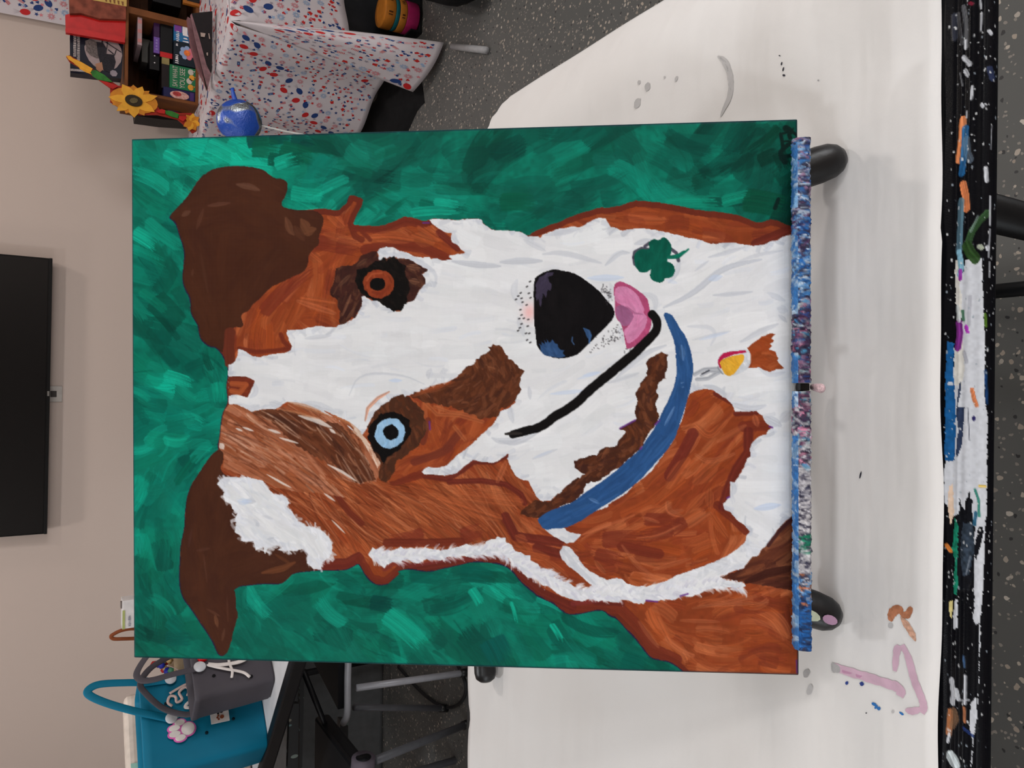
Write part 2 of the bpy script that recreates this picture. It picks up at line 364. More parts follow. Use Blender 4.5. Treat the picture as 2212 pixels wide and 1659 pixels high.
    # ---- the dog's outline
    sil = pp('A 355,770 400,715 480,640 560,530 620,440 680,380 760,340 850,322 980,315 1100,325 1200,350 1260,400 1300,430 1370,430 1415,465 1415,510 1400,590 1360,640 1365,680 1420,700 1500,715 1580,715 1659,700 '
             'B 100,270 230,290 290,290 330,250 390,200 400,140 420,105 500,120 570,150 575,190 560,240 510,320 480,400 450,465 540,470 650,475 760,480 830,470 900,440 980,410 1050,370 1120,365 1200,385 1300,420 1370,410 1400,390 1500,392 1600,400 1690,410 1760,400 1850,392 1930,392 1990,400 2010,450 2110,525 '
             'D 0,318 60,320 120,322 200,335 250,370 300,330 370,300 440,270 520,245 600,210 700,165 800,145 880,115 980,115 1040,100 E 0,95 60,70 150,50 270,60 400,80 560,110 700,140 860,150 980,170 1100,200 1190,250 1250,255 1320,225 1380,225 1450,260 1530,290 P 1724,500 1790,450 1790,1540 1490,1540 1482,1460 '
             'L 1210,1490 1150,1440 1080,1405 1010,1395 950,1380 900,1330 850,1260 800,1200 740,1140 700,1090 660,1050 600,1030 560,985 500,985 440,995 380,1010 310,1020 250,1010 210,985 160,940 120,915 60,890 0,860 '
             'K 1740,745 1680,700 1600,630 1540,550 1480,490 1420,460 1330,440 1240,430 1150,428 1080,435 1010,455 940,470 860,490 790,500 720,525 640,525 560,510 500,500 420,505 370,525 385,550 360,580 300,630 270,655 190,660 140,645 80,600 '
             'J 1690,770 1660,715 1640,700 1590,730 1550,750 1480,755 1400,757 1330,755 1260,760 1150,770 1085,785 1060,810 1010,860 960,875 860,870 780,875 700,885 640,890 620,900 580,925 590,950 600,1000 595,1070 610,1110 615,1150 600,1200 580,1270 560,1360 540,1430 520,1470 490,1490 455,1480 430,1430 400,1360 350,1280 300,1210 250,1130 200,1060 160,1010 130,940 118,850 118,760 125,660 125,580 140,480 160,400 165,300 '
             'F 100,930 125,820 165,740 220,660 270,580 340,490 395,455 C 890,1420 890,1350 905,1300 915,1200 925,1100 940,1050 960,1010 985,960 985,900 975,830 975,760 985,700 990,650 980,580 960,540 930,480 900,440 880,420 860,405 810,400 760,370 720,330 700,270 690,190 660,140 620,70 610,0 '
             'A 555,1560 540,1480 510,1430 485,1370 480,1290 490,1200 495,1130 495,1080 480,1010 450,930 430,850 400,805')
    sm = smooth(sil, 1)
    S = fill(sm + [-1.5, 2.0]); B.flat(S, C(40, 28, 60), 1, .1, 31)      # a thin violet under-drawing shows round the fur
    S = fill(rough(sm, .8, 4)); B.flat(S, C(104, 42, 28), 1, .08, 31, h=.6)
    rdir = field([(560, 620, -45), (600, 700, -60), (540, 760, 80), (680, 560, -50), (700, 480, 20), (760, 440, -70), (700, 640, -80), (680, 700, 30), (850, 510, 10), (930, 500, 20), (960, 540, 30),
                  (1400, 470, 8), (1550, 500, 12), (1680, 515, -15), (640, 1080, 35), (560, 1010, 30), (800, 1080, 38), (700, 1150, 50), (900, 1110, 35), (960, 1060, 10), (1000, 1120, 45), (1060, 1080, 60), (1110, 1020, 60),
                  (930, 920, 60), (1000, 930, -50), (880, 990, -30), (940, 980, -40), (1150, 1130, 25), (1200, 1190, 35), (1250, 1160, -25), (1350, 1120, -30), (1460, 1000, -55), (1520, 900, -40), (1580, 930, -45), (1560, 1050, -45),
                  (1480, 1100, -35), (1380, 1210, 12), (1300, 1220, 20), (1500, 1200, -20), (1560, 1140, 60), (1480, 1270, -10), (1360, 1260, 20), (1580, 1180, -60), (1650, 1230, -30), (1690, 1180, -50), (1600, 1320, -12),
                  (1500, 1320, -15), (1420, 1350, 50), (1500, 1400, 30), (1600, 1400, -15), (1690, 1420, 10), (1690, 1340, 60), (1640, 770, 10), (500, 840, 10)])
    I = erode(S, 13)
    B.flat(I, C(138, 62, 32), 2, .12, 33)
    rust = [C(142, 66, 33), C(154, 74, 40), C(164, 84, 46), C(146, 66, 30), C(126, 54, 30), C(116, 48, 30), C(176, 98, 60)]
    scatter(B, I, 1300, 80, 22, rust, rdir, .15, .3, .8, .16, .5, .8, seed=41)
    scatter(B, I, 700, 80, 12, rust + [C(186, 108, 72)], rdir, .12, .3, .5, .24, .7, .9, seed=42)
    cheek = I & fill(pp('P 480,940 640,1000 830,1050 1000,1060 1120,1040 1150,1080 1060,1150 1000,1165 860,1160 700,1170 620,1090 560,1040 480,1020'))
    scatter(B, cheek, 260, 150, 26, [C(158, 84, 48), C(172, 98, 60), C(136, 64, 34), C(118, 52, 28)], rdir, .08, .35, .7, .30, .8, 1., clip=I, seed=43)
    scatter(B, cheek, 260, 110, 4, [C(104, 46, 24), C(92, 40, 22)], rdir, .08, .3, .55, .2, .8, .2, clip=I, seed=44)
    scatter(B, cheek, 110, 100, 3, [C(206, 140, 104), C(190, 120, 86)], rdir, .08, .3, .5, .2, .8, .9, clip=I, seed=45)
    # dark rims and single dark strokes inside the rust
    dr = C(106, 42, 28); ds = C(100, 38, 30)
    for s, w in [('M 480,1060 1060,520', 30), ('M 1150,230 1400,270 1600,310', 32), ('M 100,1300 90,1600', 26), ('M 700,1330 740,1420 830,1500 600,1530 400,1540 200,1500', 10), ('B 560,540 660,640', 10), ('B 430,470 480,600 560,640', 14), ('B 480,480 800,510 1100,410 1300,440', 22),
                 ('B 600,760 950,700 1300,740 1600,880', 22), ('B 1480,560 1700,740', 16), ('L 300,940 500,960 700,980 800,1080 900,1220 960,1300 1150,1390', 22), ('L 480,920 700,930', 12), ('L 1480,120 1600,220 1720,330', 18), ('E 1200,440 1530,300', 20),
                 ('G 720,800 900,740 1050,680', 16), ('G 980,680 1070,590', 18), ('G 800,910 980,940 1100,870 1190,800 1350,800 1450,750', 12), ('G 1000,960 1250,950 1450,980 1570,1060 1600,1130', 12), ('G 560,950 780,890', 22), ('G 780,1380 500,1440', 26), ('G 1120,1390 1250,1350', 34), ('G 100,1060 200,1200 300,1290', 14),
                 ('I 1030,650 1250,640', 22), ('I 1080,700 1080,900 960,1080 880,1280 830,1450', 20), ('I 760,320 940,420', 12), ('I 960,520 1160,510', 12), ('I 530,720 440,900 300,1140', 24), ('L 420,540 330,620', 1), ('L 480,160 760,250', 1), ('L 560,400 900,400', 34), ('L 700,460 1000,520', 22), ('L 500,520 700,580', 26), ('L 900,230 1200,260 1100,330 850,380', 26),
                 ('K 260,240 700,240 1000,230', 18), ('H 120,1190 200,1350 420,1380 560,1400', 20), ('L 0,470 200,520', 20), ('J 1340,710 1550,700 1640,650', 24), ('K 0,420 100,600 250,640 380,530', 22), ('K 560,500 900,450 1300,390 1500,480 1800,740 2100,880', 20)]:
        if w >= 26:
            P = pp(s)
            for a_, b_ in zip(P[:-1], P[1:]): d = b_ - a_; c0 = (a_ + b_) / 2; B.stroke(c0[0], c0[1], math.atan2(d[1], d[0]), np.hypot(*d) + w * .6, w * 1.1, dr * 1.06, S, bend=.08, alpha=.85, bris=.10, dry=.7, seed=int(w + c0[0]), hgt=.8)
        elif w > 1: B.path(pp(s), w, dr if w % 4 else ds, None, alpha=.85, bris=.1, mask=S, seed=int(w * 7), hgt=.8)
    for s, w in [('K 380,410 500,470 900,400 1180,400', 10), ('K 240,490 330,430 420,450', 16), ('L 300,930 520,900', 12)]:
        B.path(pp(s), w, C(118, 46, 46), None, alpha=.6, bris=.1, mask=S, seed=5)
    lr = C(176, 100, 66)
    for s, w in [('B 160,310 330,480', 18), ('B 700,610 900,600 1150,640', 20), ('B 1180,600 1400,680', 20), ('B 1250,500 1460,640', 20), ('B 420,220 330,330', 8), ('B 120,570 480,680', 14), ('M 900,930 1350,1080', 10), ('M 950,900 1340,960', 12), ('M 1060,370 1160,450', 16),
                 ('L 380,360 800,200', 5), ('L 820,390 1000,380 1180,280', 5), ('L 700,450 820,620 960,700', 7), ('L 480,580 560,680', 8), ('L 960,650 1260,560', 7), ('L 1080,180 1200,160', 7), ('L 1250,300 1420,180', 8), ('L 1430,190 1560,380', 12), ('L 870,220 1000,260', 6), ('L 1280,970 1800,870', 7), ('L 1180,1070 1500,1080', 6), ('L 1000,1050 1100,1250', 12), ('L 1340,950 1900,920', 5), ('L 840,1080 1000,1290', 8),
                 ('I 560,640 700,780 860,600', 14), ('I 560,930 700,1020 940,920', 10), ('I 780,800 1050,640', 10), ('I 290,1240 480,980', 22), ('I 560,1200 760,1020', 26), ('I 480,1500 650,1320', 14), ('I 280,1400 290,1500 420,1540', 10), ('I 1140,540 1170,640', 10), ('I 700,1280 700,1460', 12),
                 ('G 930,1100 1400,1250', 22), ('G 1050,1050 1560,1120', 26), ('G 700,1000 1200,1330', 20), ('G 300,1150 700,1350', 18), ('G 870,480 830,700', 14), ('G 1080,470 1270,480', 12), ('G 1380,960 1450,800', 10), ('K 1450,300 1860,390', 18), ('K 1550,180 1640,220', 14), ('K 1840,420 2050,580', 12), ('F 400,600 700,540', 14)]:
        P = pp(s)
        B.path(smooth_open(P), w * 1.5, lr * .95 if w < 12 else C(164, 86, 50), None, alpha=.42, bris=.35, mask=I, taper=.6, seed=int(w * 3 + len(s)), hgt=1.)
    # ---- ears
    ear = [C(70, 38, 24), C(76, 42, 27), C(64, 34, 24), C(82, 48, 32)]
    e1 = pp('A 355,770 400,715 480,640 560,530 620,440 680,380 760,340 850,322 980,315 1100,325 1200,350 1260,400 1300,430 1370,430 1415,465 1415,510 1400,590 1360,640 1365,680 1420,700 1500,715 1580,715 1659,715 '
            'M 1220,-80 1200,60 1150,160 1165,260 1090,310 1030,400 1030,480 1000,560 950,600 860,630 760,690 620,750 560,790 500,860 420,930 350,990 330,1050 240,1080 230,1140 260,1220 240,1250 150,1240 80,1300 30,1400 20,1500 10,1560 '
            'C 880,420 860,405 810,400 760,370 720,330 700,270 690,190 660,140 620,70 610,0 A 555,1560 540,1480 510,1430 485,1370 480,1290 490,1200 495,1130 495,1080 480,1010 450,930 430,850 400,805')
    e2 = pp('F 395,455 430,470 430,560 400,630 440,690 520,700 620,720 700,1000 900,1200 1180,1340 1240,1500 1240,1535 J 1250,762 1150,770 1085,785 1060,810 1010,860 960,875 860,870 780,875 700,885 640,890 620,900 580,925 590,950 600,1000 595,1070 610,1110 615,1150 600,1200 580,1270 560,1360 540,1430 520,1470 490,1490 455,1480 430,1430 400,1360 350,1280 300,1210 250,1130 200,1060 160,1010 130,940 118,850 118,760 125,660 125,580 140,480 160,400 165,300 '
            'F 100,930 125,820 165,740 220,660 270,580 340,490')
    ed = field([(420, 560, 70), (480, 420, -20), (560, 450, 20), (520, 620, -60), (440, 700, 70), (430, 1100, 95), (420, 1250, 85), (470, 1340, 60), (540, 1220, -20)])
    for k, e in enumerate((e1, e2)):
        m = fill(rough(smooth(e), .7, 8 + k)); B.flat(m, C(66, 35, 23), 3 + k, .06, 51 + k, h=.6)
        scatter(B, m, 260, 90, 26, ear[:3], ed, .2, .2, .35, .07, .5, .6, seed=61 + k)
        scatter(B, m, 60, 60, 8, ear, ed, .2, .2, .25, .10, .8, .6, seed=63 + k)
        B.path(smooth(m_rim(e)), 3, C(46, 26, 30), None, alpha=.35, mask=m)
    for s, w, c, a in [('A 960,480 1080,500 1160,530', 14, C(112, 78, 62), .55), ('A 700,670 900,645', 9, C(104, 68, 54), .5), ('A 470,760 540,720', 12, C(110, 76, 60), .5), ('A 600,880 660,700', 9, C(92, 58, 44), .5), ('A 560,1300 570,1240', 6, C(98, 62, 46), .5), ('A 640,1100 700,1450', 8, C(80, 48, 34), .5),
                       ('A 1400,780 1440,900 1470,930', 16, C(108, 70, 50), .6), ('A 1540,800 1600,900 1659,880', 24, C(106, 66, 44), .7), ('A 1480,860 1560,980', 18, C(88, 52, 36), .6),
                       ('J 820,780 1000,740 1100,690', 14, C(112, 66, 40), .7), ('J 930,620 1060,700', 8, C(102, 60, 36), .5), ('J 420,1140 440,1240', 9, C(120, 78, 54), .55), ('J 480,1360 500,1260', 7, C(100, 66, 50), .5), ('J 260,590 370,570', 8, C(88, 54, 42), .5), ('J 320,620 350,860', 4, C(92, 58, 46), .4), ('J 350,1090 460,1150', 6, C(104, 66, 48), .5), ('J 520,980 530,1200', 4, C(92, 58, 46), .4), ('J 220,400 190,560', 6, C(88, 54, 48), .4)]:
        B.path(pp(s), w, c, None, alpha=a, bris=.12, taper=.7, seed=int(w) + 3)
    B.path(pp('C 1000,260 990,400 1000,560'), 24, C(98, 44, 30), 2, alpha=.95, seed=2)
    # ---- white
    W = []
    face = ('C 985,580 1020,575 1060,545 1080,480 1085,430 1110,430 1170,455 1230,500 1310,508 1390,485 1480,475 1560,465 1610,440 1620,400 1590,340 1570,280 1570,240 1640,238 1720,230 1800,210 1880,200 1960,205 2060,210 2080,190 2150,170 2212,130 '
            'B 380,1659 400,1630 480,1580 530,1500 560,1440 570,1380 560,1320 600,1320 680,1370 760,1370 850,1430 920,1490 1030,1505 1060,1460 1060,1400 1100,1395 1180,1370 1230,1280 1320,1170 1325,1120 1280,1060 1350,1010 1270,960 1210,930 1150,890 1080,870 990,870 980,850 940,850 870,890 840,850 780,890 750,880 770,840 750,790 780,750 850,730 930,730 990,770 1080,790 1150,820 1200,850 1290,860 1370,850 1390,870 1450,870 1530,895 1640,880 1600,850 1610,830 1700,820 1800,800 1740,760 1700,710 1640,680 1625,640 1630,570 1560,555 1480,510 1400,450 1370,410 1400,392 1500,394 1600,402 1690,412 1760,402 1850,394 1930,394 1990,402 2010,450 2110,525 '
            'D 0,318 60,320 120,322 200,335 250,370 340,375 360,385 380,360 500,310 640,285 720,290 800,240 880,208 940,210 960,240 985,290 1040,300 1095,325 E 90,305 200,300 330,320 420,340 520,365 620,390 720,410 800,440 850,440 920,430 1010,430 1100,450 1180,462 1260,455 1330,425 1400,405 1450,380 1530,360 P 1725,505 1730,1110 '
            'L 2090,220 2040,250 1980,320 1940,380 1890,450 1840,490 1820,540 1770,550 1730,600 1700,640 1620,660 1560,690 1500,710 1540,735 1620,750 1700,765 1720,790 1650,805 1540,800 1470,810 1400,815 1340,850 1260,880 1190,865 1130,905 1060,895 990,915 900,905 880,935 800,930 750,900 690,900 680,925 600,915 540,905 510,915 430,890 380,915 310,905 230,880 170,850 100,790 50,780 '
            'K 1790,645 1740,600 1660,590 1600,530 1540,470 1480,400 1420,370 1350,365 1290,380 1220,365 1140,370 1090,390 1010,375 960,380 900,380 850,395 800,420 740,415 680,390 620,430 580,450 520,435 460,410 400,430 320,435 260,460 240,500 190,460 160,400 110,400 80,360 120,290 150,310 180,330 260,320 330,320 400,280 450,310 500,285 560,310 640,290 700,300 740,310 800,320 900,300 980,280 1050,255 1110,275 1220,285 1250,230 1300,210 1340,205 1360,180 1400,195 1440,190 1440,240 1500,260 1540,330 1600,340 1640,370 1690,365 1690,420 1770,460 1790,500 '
            'L 60,640 130,660 140,710 200,740 280,770 350,820 400,810 470,795 400,740 340,680 270,630 210,570 190,510 215,455 270,465 330,530 370,600 430,660 500,700 580,740 640,720 700,730 750,770 820,790 900,790 950,780 1050,750 1150,700 1270,660 1400,610 1480,580 1560,540 1650,480 1710,430 1720,370 1750,340 1700,280 1640,240 1590,180 1540,160 1530,110 '
            'I 900,1350 905,1270 900,1200 950,1210 1000,1130 1040,1060 1070,970 1110,950 1100,870 1130,800 1190,750 1260,730 1280,690 1320,660 1250,610 1220,545 1160,495 1060,505 950,500 940,460 900,410 850,370 760,310 740,290 650,275 580,290 500,325 '
            'H 1605,210 1560,390 1480,580 1300,830 1230,890 1160,940 1110,1000 960,1090 960,1110 850,1150 700,1220 600,1285 640,1320 740,1340 680,1400 620,1410 560,1380 480,1330 440,1290 400,1230 430,1200 600,1090 550,1000 490,1060 420,1070 370,1020 340,960 310,900 240,885 200,850 160,780 140,720 150,680 '
            'G 1460,740 1400,790 1340,810 1240,800 1190,785 1120,840 1060,890 980,910 880,905 800,900 780,880 830,840 900,850 980,830 1050,760 1130,700 1200,640 1280,560 1350,500 1390,430 1400,400 1480,370 1530,320 1300,200 900,200 700,260 500,330 400,420 350,520 300,600 200,480 0,390 '
            'F 1659,350 1560,250 1450,190 1300,120 1150,70 1000,30 900,95 760,100 680,120 610,80 560,60 480,50 C 990,960 992,900')
    m = fill(rough(pp(face), .9, 77)); wcol = [C(221, 222, 225), C(215, 216, 220), C(226, 227, 229), C(217, 220, 223)]
    B.flat(m, C(220, 221, 224), 5, .012, 71, h=.5)
    tuft = pp('F 375,770 400,730 440,705 520,710 620,705 720,710 780,725 805,775 880,860 960,865 1000,900 1020,940 1000,970 1040,1010 1100,1100 1170,1145 1250,1155 1320,1190 1370,1240 1400,1290 1410,1340 1390,1420 1320,1470 1310,1535 1240,1535 1180,1480 1190,1400 1150,1350 1060,1370 920,1365 970,1330 900,1320 830,1340 805,1400 790,1330 720,1365 705,1280 640,1285 590,1280 600,1240 530,1200 550,1110 535,1080 560,1030 510,990 500,950 450,920 430,880 440,840')
    mt = fill(rough(tuft, .8, 78)); B.flat(mt, C(220, 222, 228), 6, .02, 72, h=.6)
    wd = field([(600, 820, 5), (700, 740, -5), (900, 700, 0), (1000, 560, 15), (1100, 480, 20), (1250, 480, -10), (1100, 780, -5), (1250, 880, -35), (1350, 1000, 20), (1600, 600, -20), (1550, 720, -15), (1650, 850, -10), (1680, 1000, 0), (1600, 1150, 40), (1250, 1000, -10), (1020, 980, -30),
                (1400, 1290, 15), (1550, 1270, -20), (1180, 1230, 30), (1000, 1200, -5), (540, 1080, 40), (600, 1160, 30), (660, 1190, 60)])
    scatter(B, m, 700, 90, 26, wcol, wd, .15, .2, .5, .015, .5, .6, seed=81)
    scatter(B, mt, 160, 60, 12, wcol, wd, .15, .2, .7, .03, .5, .7, seed=82)
    ring = m & ~erode(m, 8); scatter(B, ring, 620, 28, 10, [C(196, 199, 208), C(184, 189, 200), C(206, 209, 216)], wd, .6, .3, .72, .06, .8, .6, clip=m, seed=83)
    bandm = m & ~erode(m, 16) & (np.arange(PH)[:, None] > 880); scatter(B, bandm, 330, 34, 9, [C(206, 209, 216), C(212, 214, 222), C(226, 227, 231)], wd, .5, .3, .7, .05, .6, .7, clip=m, seed=84)
    for k, (line, dx, dy) in enumerate([(pp('K 120,340 240,400 520,370 900,340 1220,330 1400,300 1560,440 1790,560'), .35, 1), (pp('L 60,690 240,790 400,850 700,850 1000,840 1200,810 1450,770 1680,775'), .3, 1)]):
        q = smooth_open(line); rr = np.random.RandomState(40 + k)
        for _ in range(230):
            i = rr.randint(len(q) - 1); c = q[i] + (q[i + 1] - q[i]) * rr.rand(); d = q[i + 1] - q[i]; d = d / np.hypot(*d); up = rr.choice([-1, 1])
            n = np.array([-d[1], d[0]]) * up; v = d * rr.uniform(.5, 1) + n * rr.uniform(.35, .9); v /= np.hypot(*v); L = rr.uniform(14, 26); c2 = c + n * rr.uniform(2, 9) + v * L * .5
            B.stroke(c2[0], c2[1], math.atan2(v[1], v[0]), L, rr.uniform(4, 8), [C(222, 222, 228), C(208, 208, 218), C(196, 196, 210), C(228, 228, 232)][rr.randint(4)], None, bend=.2, alpha=.85, bris=.05, dry=.8, seed=rr.randint(1 << 30), hgt=.9)
    scatter(B, mt & ~erode(mt, 10), 240, 26, 7, [C(222, 224, 230), C(210, 213, 222)], wd, .35, .3, .8, .05, .8, .9, seed=88, clip=np.ones((PH, PW), bool))
    scatter(B, m, 170, 60, 9, [C(198, 202, 211), C(204, 211, 224), C(206, 209, 215)], wd, .15, .2, .45, .05, .9, .6, seed=85)
    scatter(B, mt, 30, 40, 7, [C(196, 202, 214)], wd, .3, .2, .4, .05, .9, .6, seed=86)
    gr = C(190, 194, 203)
    for s, w, a in [('E 380,1010 640,890 860,690 1000,630 1250,580', 13, .6), ('E 780,560 900,530 1100,470', 9, .5), ('E 660,680 780,590', 6, .45), ('E 820,900 1000,890 1170,870', 9, .5), ('E 1070,1320 1250,1220 1400,1160', 12, .4), ('E 590,1180 800,1180 850,1260 800,1350', 9, .35), ('E 1310,880 1460,950', 12, .35), ('E 1000,620 1200,540 1440,500', 8, .35), ('E 1400,1020 1480,1040', 18, .3),
                    ('E 1410,1080 1480,1140', 9, .4), ('E 640,1300 980,1220', 7, .3), ('D 0,600 180,590 370,590', 15, .5), ('D 380,530 550,510 900,610', 12, .4), ('D 940,630 1060,510 1150,520', 12, .5), ('D 210,400 400,500', 12, .3), ('D 400,360 600,330 700,300', 12, .4), ('D 1200,440 1330,400', 12, .5), ('D 1500,790 1580,700 1600,560', 10, .5), ('D 1270,880 1390,920 1380,1040', 14, .35),
                    ('D 150,760 110,870 200,1000', 16, .3), ('D 160,1100 210,1260', 14, .3), ('D 880,1000 1020,870 980,800', 16, .25), ('D 1060,1180 1100,1320', 10, .4), ('D 1040,1640 1280,1420 1480,1350', 12, .45), ('H 950,100 1200,20', 10, .4), ('H 150,290 180,420', 14, .4), ('H 310,130 320,230', 9, .4), ('H 70,570 200,600 400,490', 12, .45), ('H 340,720 540,640', 8, .35), ('G 1340,610 1400,640 1560,620', 14, .4), ('G 200,270 280,90 620,100 800,180', 5, .4),
                    ('G 850,60 830,130', 16, .3), ('G 950,60 960,90', 20, .3), ('C 1750,320 2000,290', 10, .35), ('C 1720,960 1860,990 2060,1060', 20, .3), ('C 1240,760 1270,860 1200,910', 12, .4), ('C 1400,960 1540,1000', 16, .4), ('B 800,800 1100,830 1450,1020 1440,1200', 11, .4), ('B 1640,900 1900,940 2212,960', 14, .5), ('B 1400,1150 1420,1200', 20, .5), ('I 640,240 760,270 860,330', 12, .55), ('I 900,420 1100,480 1250,440', 14, .5), ('I 1250,560 1400,640', 20, .5), ('I 1400,600 1500,500', 22, .35), ('I 910,1200 950,1260 920,1340', 12, .5), ('I 850,1440 940,1540', 9, .4), ('I 1400,1620 1490,1560', 18, .5),
                    ('L 1860,480 2000,330 2090,230', 12, .4), ('L 220,480 330,640 480,770', 12, .4), ('I 1180,60 1290,140 1440,110', 12, .4), ('J 680,160 760,170', 12, .4), ('J 770,350 790,380', 9, .5), ('J 860,490 920,480', 4, .8), ('F 700,1080 750,1130', 6, .4), ('F 780,1050 870,1080', 7, .3)]:
        B.path(smooth_open(pp(s)), w, gr, None, alpha=min(.85, a * 1.45), bris=.06, taper=.7, mask=m | mt, seed=int(w * 5 + len(s)), hgt=.5)
    for s, w, a in [('E 780,760 900,730', 14, .5), ('E 700,1300 960,1230', 8, .4), ('D 780,745 1100,740', 14, .55), ('D 740,1620 900,1590', 9, .5), ('H 480,190 780,160', 9, .5), ('H 700,70 880,10', 7, .4), ('I 1140,1470 1400,1430', 15, .6), ('G 520,150 620,150', 8, .6), ('J 640,170 730,165', 11, .5), ('F 560,920 650,930', 16, .35), ('H 350,710 500,650', 6, .3), ('E 400,760 500,790', 9, .3)]:
        B.path(pp(s), w, C(186, 202, 228), None, alpha=a, bris=.04, taper=.8, seed=3, hgt=.5)
    # ---- brown and rust on the white
    def patch(poly, lab, base, pal, fld, n, L, w, seed, am=.8, jit=.3, r=1.0, al=.8):
        q = rough(pp(poly) if isinstance(poly, str) else poly, r, seed); k = fill(q); B.flat(k, base, lab, .1, seed, h=.7)
        scatter(B, k, n, L, w, pal, fld, jit, .3, al, .12, .7, .9, seed=seed); return k
    br = [C(88, 46, 27), C(76, 40, 26), C(102, 56, 34), C(116, 68, 44), C(66, 36, 26)]
    # forehead: lighter rust washes over white, dark crown
    fd = field([(520, 900, 30), (600, 930, 30), (700, 960, 42), (780, 1010, 55), (560, 1000, 28), (650, 1050, 35), (820, 1010, 70)])
    fore = ('F 480,50 560,55 610,80 680,120 760,100 900,95 1010,60 1000,28 1150,70 1300,120 1450,190 1560,250 1659,350 G 100,430 200,500 270,570 330,640 380,700 430,760 460,830 440,900 420,960 300,980 100,930 0,900 F 1520,890 1300,850 1100,840 900,800 760,730 600,690 430,620 440,500 400,460 390,400 410,270 420,170 450,90')
    k = patch(fore, 7, C(150, 86, 56), [C(148, 82, 50), C(166, 100, 70), C(182, 120, 92), C(132, 68, 40)], fd, 500, 90, 16, 101, jit=.08)
    crown = patch('F 690,125 760,100 900,95 1000,110 1100,140 1250,180 1450,230 1560,280 1659,380 G 150,520 260,640 330,760 380,860 420,940 300,975 250,960 100,850 0,760 F 1500,650 1250,520 1050,400 850,200 740,160', 7, C(92, 52, 34), br, fd, 260, 90, 12, 102, jit=.08, r=2.5)
    k2 = crown | k
    scatter(B, k2, 110, 70, 4, [C(206, 170, 148), C(190, 140, 112)], fd, .06, .2, .6, .1, .9, .7, seed=103)
    scatter(B, k2, 200, 80, 4, [C(104, 54, 34), C(84, 44, 30)], fd, .06, .2, .5, .1, .9, .7, seed=104)
    for s, w in [('F 1100,150 1250,190 1400,260', 11), ('F 540,265 600,290', 5), ('F 600,255 700,290', 5), ('F 830,275 940,310', 6), ('F 930,350 1100,400', 5), ('F 1360,590 1480,650 1620,740', 6), ('F 400,400 430,450', 13), ('F 1330,850 1430,920', 5), ('F 1400,1090 1520,1210', 4), ('F 820,680 960,760 1040,800', 5), ('F 1380,270 1430,310', 7)]:
        B.path(pp(s), w, C(216, 208, 202), None, alpha=.8, bris=.1, taper=.8, seed=4)
    for s in ['F 1000,28 1150,60 1300,110', 'F 1050,50 1250,110 1400,160', 'F 960,100 1100,130 1280,180', 'F 1400,150 1550,220 1659,300']:
        B.path(pp(s), 7, C(150, 100, 70), None, alpha=.6, bris=.4, taper=.8, seed=4)
    bg = pp('G 250,520 340,620 400,700 440,740 460,810 430,850 400,790 360,720 300,620 230,560'); B.flat(fill(bg), C(206, 178, 158), 7, .1, 5)
    scatter(B, fill(bg), 40, 24, 4, [C(170, 110, 80), C(224, 205, 192)], fd, .3, .2, .6, .1, .9, .7, seed=105)
    # crown rectangle on the forehead
    patch('C 990,705 1060,695 1160,700 1250,745 1220,820 1180,910 1140,900 1090,880 1030,885 990,895', 2, C(104, 44, 30), rust[3:6], rdir, 14, 30, 10, 110, al=.5)
    B.path(pp('C 1020,770 1160,780 1100,860 1020,840'), 12, C(166, 84, 46), None, alpha=.8)
    # muzzle patch under the pale eye
    md = field([(1060, 790, 60), (1000, 850, -30), (960, 900, 60), (1080, 860, -50)])
    patch('G 480,850 600,760 760,600 800,480 760,330 700,290 G 780,235 900,200 980,170 1060,130 1100,90 1200,150 1400,250 1530,320 1400,400 1390,430 1350,500 1280,560 1200,640 1130,700 1050,760 980,830 900,850 830,840 760,870 560,950 520,960', 2, C(146, 68, 36), rust, rdir, 150, 60, 14, 111, r=1.2)
    for s, w in [('G 720,800 900,740 1000,690', 17), ('G 980,690 1070,580', 19), ('G 830,470 790,640', 14)]: B.path(pp(s), w, C(108, 48, 34), None, alpha=.85, seed=6)
    for s, w in [('G 820,340 900,420 1080,430 1260,480', 9), ('G 880,360 1000,400 1200,430', 7), ('G 1040,520 1120,620', 9)]: B.path(pp(s), w, C(172, 96, 58), None, alpha=.6, bris=.2, seed=6)
    muz = pp('G 700,285 690,262 760,235 850,205 980,175 1060,130 1110,80 1150,40 1190,15 1230,-30 1320,-90 P 1055,750 1065,745 1078,745 G 1430,-90 1470,-20 1520,20 1580,60 1595,100 1560,150 1565,220 1530,290 1480,350 1400,385 1390,430 1330,440 1250,455 1180,420 1050,370 900,340 800,320')
    patch(muz, 8, C(82, 44, 28), br, md, 240, 34, 9, 112, r=3.2)
    scatter(B, fill(muz), 60, 20, 3, [C(150, 100, 72), C(130, 80, 54)], md, .3, .2, .5, .1, .9, .8, seed=113)
    for s in ['G 700,280 860,215 1040,160', 'G 780,250 960,190']: B.path(pp(s), 12, C(140, 70, 40), None, alpha=.5, bris=.3, taper=.8, seed=4)
    # pale eye: brown surround, black rim, blue iris, pupil
    patch('G 350,520 370,470 400,420 440,370 500,330 560,290 590,270 630,265 680,290 740,330 790,400 810,460 830,520 810,590 760,660 690,720 640,770 580,790 570,850 560,900 530,940 500,965 450,950 440,900 460,830 430,760 400,720 370,660', 9, C(72, 42, 28), br, field([(900, 900, 60), (860, 990, -60)]), 130, 22, 7, 114, r=2.6)
    B.path(pp('G 330,470 350,370 430,290 520,240'), 8, C(170, 92, 56), None, alpha=.55, bris=.5, taper=.6)
